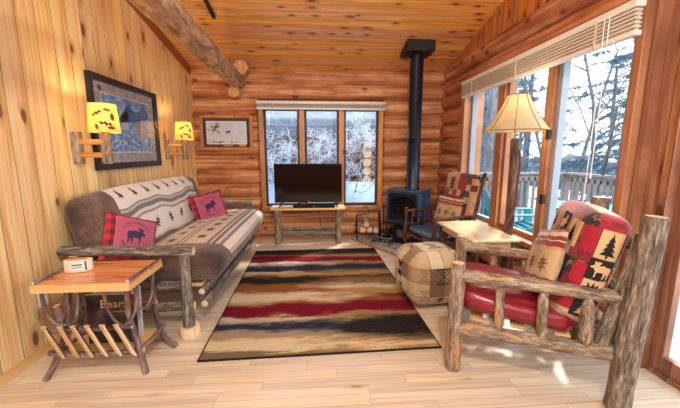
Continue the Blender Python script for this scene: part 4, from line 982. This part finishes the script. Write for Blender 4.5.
col = g.mix(line, col, c(92, 66, 46)); M_pouf = g.pbr(g.mix(g.mul(n, .2), col, c(120, 100, 80)), .95, 0, g.bump(n, .4, .003), sheen=.2)
t = thing('pouf', 'square tan patchwork pouf with black hourglass motifs beside the rug', 'pouf', (1.115, 3.06, .0145), rad(8))
pm = soft_block(.27, .27, .24, .1, .035)
a = MB(); block_mesh(a, pm, .27, .27, .24, 20); po = weld(a.build('cover', M_pouf, t)); po.location = (0, 0, .292)
a = MB()
def hourglass(fm, u, v, w, h, mi, th=.006, fill=False):
    if fill:
        a.decal([(u-w, v+h), (u, v), (u+w, v+h)], fm, mi, .03); a.decal([(u-w, v-h), (u, v), (u+w, v-h)], fm, mi, .03)
    else:
        for (p, q) in (((-w, h), (w, -h)), ((-w, -h), (w, h)), ((-w, h), (w, h)), ((-w, -h), (w, -h)), ((-w*.5, h), (0, h*.5)), ((w*.5, h), (0, h*.5)), ((-w*.5, -h), (0, -h*.5)), ((w*.5, -h), (0, -h*.5))):
            d_ = V((q[0]-p[0], q[1]-p[1])).normalized(); n_ = V((-d_.y, d_.x))*th/2
            a.decal([(u+p[0]-n_.x, v+p[1]-n_.y), (u+q[0]-n_.x, v+q[1]-n_.y), (u+q[0]+n_.x, v+q[1]+n_.y), (u+p[0]+n_.x, v+p[1]+n_.y)], fm, mi, .03)
f_front = lambda u, v: pm((u, -.27, v), .003); f_left = lambda u, v: pm((-.27, u, v), .003); f_top = lambda u, v: pm((u, v, .24), .003)
hourglass(f_front, -.0, .06, .075, .07, 0, .008); hourglass(f_front, .18, -.12, .06, .055, 1, fill=True); hourglass(f_front, .2, .06, .05, .055, 0, fill=True); hourglass(f_front, -.18, -.12, .05, .05, 2); hourglass(f_front, -.19, .07, .05, .05, 2)
hourglass(f_left, .02, .06, .065, .07, 0, fill=True); hourglass(f_left, -.15, .06, .04, .045, 2); hourglass(f_left, .0, -.13, .05, .05, 1, fill=True)
hourglass(f_top, .02, -.02, .08, .075, 0, .008); hourglass(f_top, -.17, .06, .05, .05, 1, fill=True); hourglass(f_top, .18, .16, .05, .05, 2); hourglass(f_top, -.04, .18, .05, .05, 0, fill=True); hourglass(f_front, -.02, -.18, .05, .03, 0, fill=True)
for f in range(len(a.f)): a.f[f] = a.f[f] 
a.build('motif', [plain('motif_black', c(36, 32, 32), .9), plain('motif_rust', c(124, 72, 58), .9), plain('motif_tan', c(150, 108, 72), .9)], po, smooth=0)

# ---- patchwork fabric
def patchwork(nm, K, off):
    g = G(nm); p = g.lp(); x, y, z = g.sep(p)
    ids = g.xyz(*[g.math('FLOOR', g.math('DIVIDE', g.add(q, off), K)) for q in (x, y, z)]); wv, _ = g.white(ids); n = g.noise(g.lp(), 60., 3); n2 = g.noise(g.lp(), 24., 3)
    col = g.ramp(wv, [(0, c(158, 26, 44)), (.30, c(196, 160, 116)), (.52, c(36, 26, 28)), (.70, c(134, 22, 38)), (.86, c(206, 176, 134))], 'CONSTANT')
    blot = g.step(n2, .53, .57); col = g.mix(g.mul(blot, .55), col, g.ramp(wv, [(0, c(70, 18, 26)), (.30, c(120, 70, 50)), (.52, c(160, 126, 92)), (.70, c(40, 20, 24)), (.86, c(128, 30, 40))], 'CONSTANT'))
    return g.pbr(g.mix(g.mul(n, .15), col, c(60, 40, 40)), .95, 0, g.bump(n, .3, .004), sheen=.3)
M_patch = patchwork('lodge_patchwork', .105, .47); M_patchs = patchwork('small_patchwork', .085, .53)
g = G('lodge_blanket'); p = g.lp(); x, y, z = g.sep(p); n = g.noise(p, 70., 3); n2 = g.noise(p, 9., 3)
s = g.math('ADD', y, g.mul(g.math('SINE', g.mul(x, 60.)), .004))
col = g.ramp(g.math('MULTIPLY_ADD', s, 2.2, .5), [(0, c(150, 120, 86)), (.12, c(140, 30, 40)), (.17, c(190, 156, 112)), (.21, c(130, 26, 38)), (.25, c(196, 164, 120)), (.66, c(186, 150, 104)), (.70, c(136, 28, 40)), (.78, c(206, 186, 156)), (.80, c(140, 28, 40)), (.86, c(210, 194, 168)), (.93, c(150, 40, 48))], 'CONSTANT')
col = g.mix(g.mul(g.step(n2, .5, .6), .35), col, c(112, 82, 56)); M_blanket = g.pbr(g.mix(g.mul(n, .25), col, c(110, 80, 60)), .95, 0, g.bump(n, .4, .004), sheen=.3)
g = G('red_leather'); n = g.noise(g.obj(), 9., 3); n2 = g.noise(g.obj(), 120., 2); M_red = g.pbr(g.mix(n, c(118, 12, 28), c(154, 24, 42)), .32, 0, g.bump(g.add(n, g.mul(n2, .15)), .35, .02), coat=.2)
g = G('navy_leather'); n = g.noise(g.obj(), 9., 3); M_navyl = g.pbr(g.mix(n, c(38, 56, 78), c(66, 92, 122)), .35, 0, g.bump(n, .3, .02))
M_ink = plain('print_black', c(34, 24, 26), .95); M_inkt = plain('print_tan', c(206, 172, 126), .95)

# ---- big log armchair
ang = atan2(.42, -.86); t = thing('log_armchair', 'large bark covered log armchair with red leather seat by the window', 'armchair', (1.525, 2.13, 0), ang); O = V((0, 0, 0))
BK = [M_barkp, M_cut]; BG = [M_barkc, M_cut]
FX, RX, SY = .478, -.478, .375
for sy in (1, -1):
    lg('leg', t, (FX, sy*SY, 0), (FX, sy*SY, .775), .05, .047, BK, .004, 12, 16, .08)
    lg('leg', t, (RX+.038, sy*(SY+.02), 0), (RX-.005, sy*(SY+.03), 1.165), .064, .056, BG, .006, 16, 18, .1)
    a = MB(); a.log((FX+.02, sy*SY, .69), (RX+.03, sy*(SY-.04), .665), .042, .04, 14, 10, .006, .09, 0, 1, .4)
    a.build('arm', BK, t, smooth=50)
    lg('lower_rail', t, (FX-.03, sy*SY, .315), (RX+.04, sy*(SY-.02), .325), .045, .046, BK, .004, 10, 14, .09)
    for i, x in enumerate((.22, -.02, -.25)):
        off = random.random()*30; P0, P1 = V((x-.01, sy*SY, .345)), V((x, sy*(SY-.01), .655)); a = MB(); r = (.028, .03, .035)[i]
        pts = [P0.lerp(P1, q) for q in (0, .1, .16, .35, .6, .84, .9, 1)]; a.limb(pts, [r*.28, r*.8, r, r*1.05, r, r*1.02, r*.8, r*.3], 12, 0, 1, .1, off=off)
        a.build('arm_spindle', BK, t, smooth=60)
    lg('back_frame', t, (-.345, sy*.325, .345), (-.475, sy*.335, 1.05), .044, .042, BG, .006, 10, 14, .1)
for x, z, y in ((FX, .30, .36), (RX+.02, .34, .38)): lg('seat_rail', t, (x, -y, z), (x, y, z), .042, .042, BK, .004, 10, 14)
lg('back_rail', t, (-.47, -.40, .97), (-.47, .40, .97), .04, .04, BG); lg('back_rail', t, (-.415, -.33, .70), (-.415, .33, .70), .032, .032, BG)
lg('back_rail', t, (-.34, -.33, .36), (-.34, .33, .36), .035, .035, BG)
a = MB()
for i in range(5): a.box((-.2+i*.125, -.32, .355), (-.115+i*.125, .32, .37))
a.build('seat_slats', M_pale, t, .003)
cm = soft_block(.35, .325, .085, .07, .03); a = MB(); block_mesh(a, cm, .35, .325, .085, 16); so2 = weld(a.build('seat_cushion', M_red, t)); so2.location = (.13, 0, .472); so2.rotation_euler = (0, rad(-6), 0)
HXc, HYc, HZc = .12, .33, .34
cm2 = soft_block(HXc, HYc, HZc, .065, .022); a = MB(); block_mesh(a, cm2, HXc, HYc, HZc, 20); bc = weld(a.build('back_cushion', M_patch, t)); bc.location = (-.255, 0, .80); bc.rotation_euler = (0, rad(-13), 0)
a = MB(); side = lambda u, v: cm2((u, HYc, v), .003); fr = lambda u, v: cm2((HXc, u, v), .003); tp = lambda u, v: cm2((u, v, HZc), .003)
def tile(fm, u, v, w, h, mi):
    a.decal([(u-w/2, v-h/2), (u+w/2, v-h/2), (u+w/2, v+h/2), (u-w/2, v+h/2)], fm, mi, .03)
def fr3(u, v): return cm2((HXc, u, v), .0055)
def side3(u, v): return cm2((u, HYc, v), .0055)
tile(side, -.03, .18, .12, .17, 1); a.decal(shape(PINE, -.03, .18, .10, .155), side3, 0, .02)
tile(side, -.03, .03, .13, .12, 0); a.decal(shape(MOOSE, -.03, .03, .115, .10), side3, 1, .02)
tile(side, -.03, -.09, .12, .10, 1); a.decal(shape(SPRIG, -.03, -.09, .09, .11, rad(90)), side3, 0, .02)
tile(side, -.03, -.22, .12, .14, 0); a.decal(shape(PINE, -.03, -.22, .09, .12), side3, 1, .02)
for v_, h_ in ((.19, .15), (-.02, .13), (-.19, .12)): tile(side, .07, v_, .07, h_, 2); tile(side, -.105, v_, .028, h_, 2)
for u, v, k, fl in ((-.2, .2, 0, 0), (.02, .2, 1, 0), (.22, .19, 0, 1), (-.2, -.02, 1, 0), (.02, -.03, 0, 0), (.22, -.03, 1, 1), (.0, -.24, 1, 0)):
    tile(fr, u, v, .16, .16, 1 if k == 0 else 0); a.decal(shape(PINE if k == 0 else MOOSE, u, v, .12, .13, 0, fl), fr3, 0 if k == 0 else 1, .03)
a.build('lodge_print', [M_ink, M_inkt, plain('print_red', c(158, 24, 44), .95, var=.3, sc=40)], bc, smooth=0)
M_sprig = plain('sprig_brown', c(120, 84, 56), .95)
def lodge_pillow(label, loc, nrm, up, roll, w=.42, h=.40):
    t = thing('throw_pillow', label, 'pillow'); fm = pillow_map(w, h, .15)
    p = MB(); pillow_mesh(p, fm, w, h, 16)
    for u in (-.1, .02, .13): p.decal(shape(SPRIG, u, -.02, .1, .12), lambda a_, b_: fm(a_, b_, 1, .003), 1, .03)
    weld(p.build('pillow_cover', [M_blanket, M_sprig], t)); orient(t, loc, nrm, up, roll); return t
R_ = M.Rotation(ang, 3, 'Z'); LW = lambda p: V((1.525, 2.13, 0))+R_ @ V(p)
lodge_pillow('tan and red striped pillow leaning in the large log armchair', LW((-.05, .14, .785)), R_ @ V((.96, .12, .27)), (0, 0, 1), 14, .40, .45)

# ---- hickory chair by the stove
f = V((-.97, -.24, 0)).normalized(); s_ = V((-f.y, f.x, 0)); cen = V((1.29, 4.58, 0))+s_*.36-f*.25
t = thing('hickory_armchair', 'dark hickory pole armchair with navy seat between stove and window', 'armchair', cen, atan2(f.y, f.x)); HK = [M_hick, M_cut]
for sy in (-1, 1):
    z0 = .032 if sy < 0 else 0
    lg('leg', t, (.25, sy*.36, z0), (.25, sy*.36, .70), .026, .024, HK, .004, 8, 10); lg('leg', t, (-.34, sy*.33, z0), (-.36, sy*.33, .45), .026, .025, HK, .004, 8, 10)
    lg('back_post', t, (-.32, sy*.33, .34), (-.48, sy*.355, 1.235), .027, .024, HK, .006, 8, 10)
    lg('arm', t, (.27, sy*.36, .655), (-.37, sy*.335, .665), .02, .02, HK, .004, 8, 10)
    lg('side_rail', t, (.25, sy*.36, .33), (-.31, sy*.33, .33), .02, .02, HK, .003, 6, 10); lg('side_rail', t, (.25, sy*.36, .16), (-.31, sy*.33, .16), .017, .017, HK, .003, 6, 10)
    for i in range(4): lg('arm_spindle', t, (.15-i*.105, sy*(.356-.005*i), .34), (.15-i*.105, sy*(.356-.005*i), .645), .011, .011, HK, .003, 5, 8)
for z, x in ((.33, .25), (.16, .25), (.33, -.31)): lg('seat_rail', t, (x, -.35, z), (x, .35, z), .02, .02, HK, .003, 6, 10)
lg('back_rail', t, (-.46, -.355, 1.12), (-.46, .355, 1.12), .02, .02, HK); lg('back_rail', t, (-.36, -.34, .52), (-.36, .34, .52), .018, .018, HK)
for y in (-.2, -.07, .07, .2): lg('back_spindle', t, (-.36, y, .52), (-.46, y, 1.12), .012, .012, HK, .003, 6, 8)
k = soft_block(.28, .31, .045, .04, .02); a = MB(); block_mesh(a, k, .28, .31, .045, 12); o = weld(a.build('seat_cushion', M_navyl, t)); o.location = (-.04, 0, .40)
k = soft_block(.035, .315, .38, .03, .012); a = MB(); block_mesh(a, k, .035, .315, .38, 14); o = weld(a.build('back_cushion', M_patchs, t)); o.location = (-.365, 0, .83); o.rotation_euler = (0, rad(-10), 0)
R2 = M.Rotation(atan2(f.y, f.x), 3, 'Z'); L2 = lambda p: cen+R2 @ V(p)
lodge_pillow('tan pillow with red band leaning on the dark hickory chair by the stove', L2((-.225, -.02, .68)), R2 @ V((.9, .3, .28)), (0, 0, 1), -3, .42, .42)

# ---- side table by the window
t = thing('side_table', 'pale topped log side table between the hickory chair and large log armchair', 'side table', (1.64, 3.215, 0), rad(1.5)); O = V((0, 0, 0))
a = MB(); a.box((-.235, -.425, .668), (.235, .425, .70)); a.build('table_top', M_topp, t, .01)
a = MB(); a.box((-.20, -.385, .61), (.20, .385, .668)); a.build('apron', M_pale, t, .003)
for x in (-.18, .18):
    for y in (-.36, .36): lg('leg', t, (x, y, 0), (x, y, .668), .034, .032, HK, .005, 8, 12)
for x in (-.18, .18): lg('side_rail', t, (x, -.36, .2), (x, .36, .2), .022, .022, HK)
for y in (-.36, .36): lg('end_rail', t, (-.18, y, .27), (.18, y, .27), .02, .02, HK)
for i in range(3): lg('shelf_pole', t, (-.09+i*.09, -.36, .285), (-.09+i*.09, .36, .285), .016, .016, HK)

# ---- floor lamp
t = thing('floor_lamp', 'log post floor lamp with parchment bell shade in front of the window', 'floor lamp', (1.955, 3.14, 0))
a = MB(); a.lathe([(0, 0), (.125, 0), (.13, .02), (.12, .045), (0, .05)], 24); a.build('base', M_cut, t)
lg('post', t, (0, 0, .04), (0, 0, 1.63), .046, .038, [bark('lamp_post_bark', c(56, 40, 34), c(98, 72, 58), c(140, 112, 94), 40., 8., .7), M_cut], .01, 14, 12, .1)
twig('twisted_branch', [(-.055, -.01, .70), (-.02, -.06, .85), (.05, -.04, 1.0), (.062, .0, 1.15), (.06, -.02, 1.3), (.055, -.03, 1.42), (.045, -.02, 1.52)], (.014, .011), t, O, [plain('red_twig', c(112, 56, 48), .6), M_cut])
M_lshade = shade_mat('rawhide_shade', c(222, 210, 178), .16, .4)
a = MB(); pr = [(.295*(1-q)**1.0*.0+(.10+.195*(1-q)**1.35), 1.705+.34*q) for q in [i/10 for i in range(11)]]
a.lathe(pr+[(r-.004, z) for r, z in reversed(pr)], 40, closed=True); ls = a.build('lamp_shade', M_lshade, t)
a = MB()
for i in range(8):
    an = i*pi/4+.2; a.limb([((r+.002)*cos(an), (r+.002)*sin(an), z) for r, z in pr], .003, 5)
for r, z in (pr[0], pr[-1]): a.limb([((r+.001)*cos(i*pi/20), (r+.001)*sin(i*pi/20), z) for i in range(41)], .004, 5)
a.build('lacing', plain('leather_lace', c(120, 82, 50), .8), ls)
a = MB(); a.limb([(0, 0, 1.63), (0, 0, 1.72)], .012, 8); a.limb([(0, 0, 2.03), (0, 0, 2.07)], .006, 8)
for sx in (-1, 1): a.limb([(0, 0, 1.70), (sx*.05, 0, 1.80), (sx*.045, 0, 1.95), (0, 0, 2.04)], .003, 5)
for i in range(3): a.limb([(0, 0, 2.035), (.1*cos(i*2.1), .1*sin(i*2.1), 2.04)], .003, 5)
a.build('harp', plain('brass', c(180, 140, 70), .3, .8), t)
a = MB(); a.lathe([(0, 1.71), (.014, 1.72), (.03, 1.80), (.022, 1.84), (0, 1.855)], 16); g = G('lit_lamp_bulb'); g.pbr(c(255, 230, 190), .5, emit=c(255, 214, 150), estr=10.); a.build('bulb', g.m, t)
L = bpy.data.lights.new('lamp_light', 'POINT'); L.energy = 3.2; L.color = (1., .84, .56); L.shadow_soft_size = .03; lo = bpy.data.objects.new('lamp_light', L); COL.objects.link(lo); lo.parent = t; lo.location = (0, 0, 1.95)

# ---- track light on the ceiling
t = thing('track_light', 'black ceiling track light above the log beam near the roof slope', 'ceiling light', (-1.25, 3.4, CZ(3.4))); 
a = MB(); zz_ = lambda y: CZ(y)-CZ(3.4); a.bar((0, 1.02, zz_(4.42)-.028), (0, -1.4, zz_(2.0)-.028), .036, .05); a.build('rail', M_black, t, .004)
for y in (.1, -.5, -1.1):
    a = MB(); z = zz_(3.4+y)-.05; a.limb([(0, y, z), (0, y, z-.09)], .01, 8); a.lathe([(.03, 0), (.042, .02), (.045, .1), (.03, .12), (0, .125)], 16, (0, y, z-.2)); a.build('spot_head', M_black, t)
    L = bpy.data.lights.new('spot_light', 'SPOT'); L.energy = 8; L.color = (1., .9, .76); L.spot_size = rad(120); L.spot_blend = .8; L.shadow_soft_size = .05
    lo = bpy.data.objects.new('spot_light', L); COL.objects.link(lo); lo.parent = t; lo.location = (0, y, z-.21); lo.rotation_euler = (rad(10), rad(-32), 0)

# ---- unseen hanging lamp added in the rear half for frontal fill
t = thing('added_fill_lamp', 'added white glass fill lamp hanging unseen in the rear of the room', 'ceiling light', (.25, -.35, 3.45))
a = MB(); a.limb([(0, 0, .2), (0, 0, CZ(-.35)-3.45)], .008, 6); a.build('cord', M_black, t)
a = MB(); a.lathe([(.03, .2), (.10, .17), (.17, .08), (.19, 0), (.186, 0), (.166, .078), (.096, .165), (.03, .19)], 28, closed=True); a.build('lamp_shade', shade_mat('opal_shade', c(240, 236, 226), .03, .5), t)
L = bpy.data.lights.new('added_fill_light', 'POINT'); L.energy = 170; L.color = (1., .94, .84); L.shadow_soft_size = .12; lo = bpy.data.objects.new('added_fill_light', L); COL.objects.link(lo); lo.parent = t; lo.location = (0, 0, -.02)

# ------------------------------------------------------------------ light, sky, camera
W = bpy.data.worlds.new('sky'); SC.world = W; W.use_nodes = True; nt = W.node_tree; nt.nodes.clear()
tc = nt.nodes.new('ShaderNodeTexCoord'); sp = nt.nodes.new('ShaderNodeSeparateXYZ'); nt.links.new(tc.outputs['Generated'], sp.inputs[0])
rp = nt.nodes.new('ShaderNodeValToRGB'); nt.links.new(sp.outputs[2], rp.inputs[0])
rp.color_ramp.elements[0].color = (.93, .97, 1, 1); rp.color_ramp.elements[1].color = (.62, .80, 1, 1)
bg = nt.nodes.new('ShaderNodeBackground'); bg.inputs[1].default_value = 2.8; nt.links.new(rp.outputs[0], bg.inputs[0])
wo = nt.nodes.new('ShaderNodeOutputWorld'); nt.links.new(bg.outputs[0], wo.inputs[0])
L = bpy.data.lights.new('sun', 'SUN'); L.energy = 4.2; L.angle = rad(5); L.color = (1, .93, .82); so3 = bpy.data.objects.new('sun', L); COL.objects.link(so3)
so3.rotation_euler = V((-.42, -.55, -.7)).to_track_quat('-Z', 'Y').to_euler()
cam = bpy.data.cameras.new('camera'); cam.sensor_width = 36; cam.lens = 324/680*36; cam.clip_start = .05; cam.clip_end = 300
co = bpy.data.objects.new('camera', cam); COL.objects.link(co); co.location = (0, 0, 1.5)
co.rotation_euler = (rad(90-9.1), 0, rad(-4.0)); SC.camera = co
SC.view_settings.view_transform = 'Standard'; SC.view_settings.look = 'None'; SC.view_settings.gamma = 1; SC.view_settings.exposure = 0.72
SC.cycles.max_bounces = 10; SC.cycles.diffuse_bounces = 6; SC.cycles.transparent_max_bounces = 16; SC.cycles.use_denoising = True
SC.cycles.sample_clamp_indirect = 6
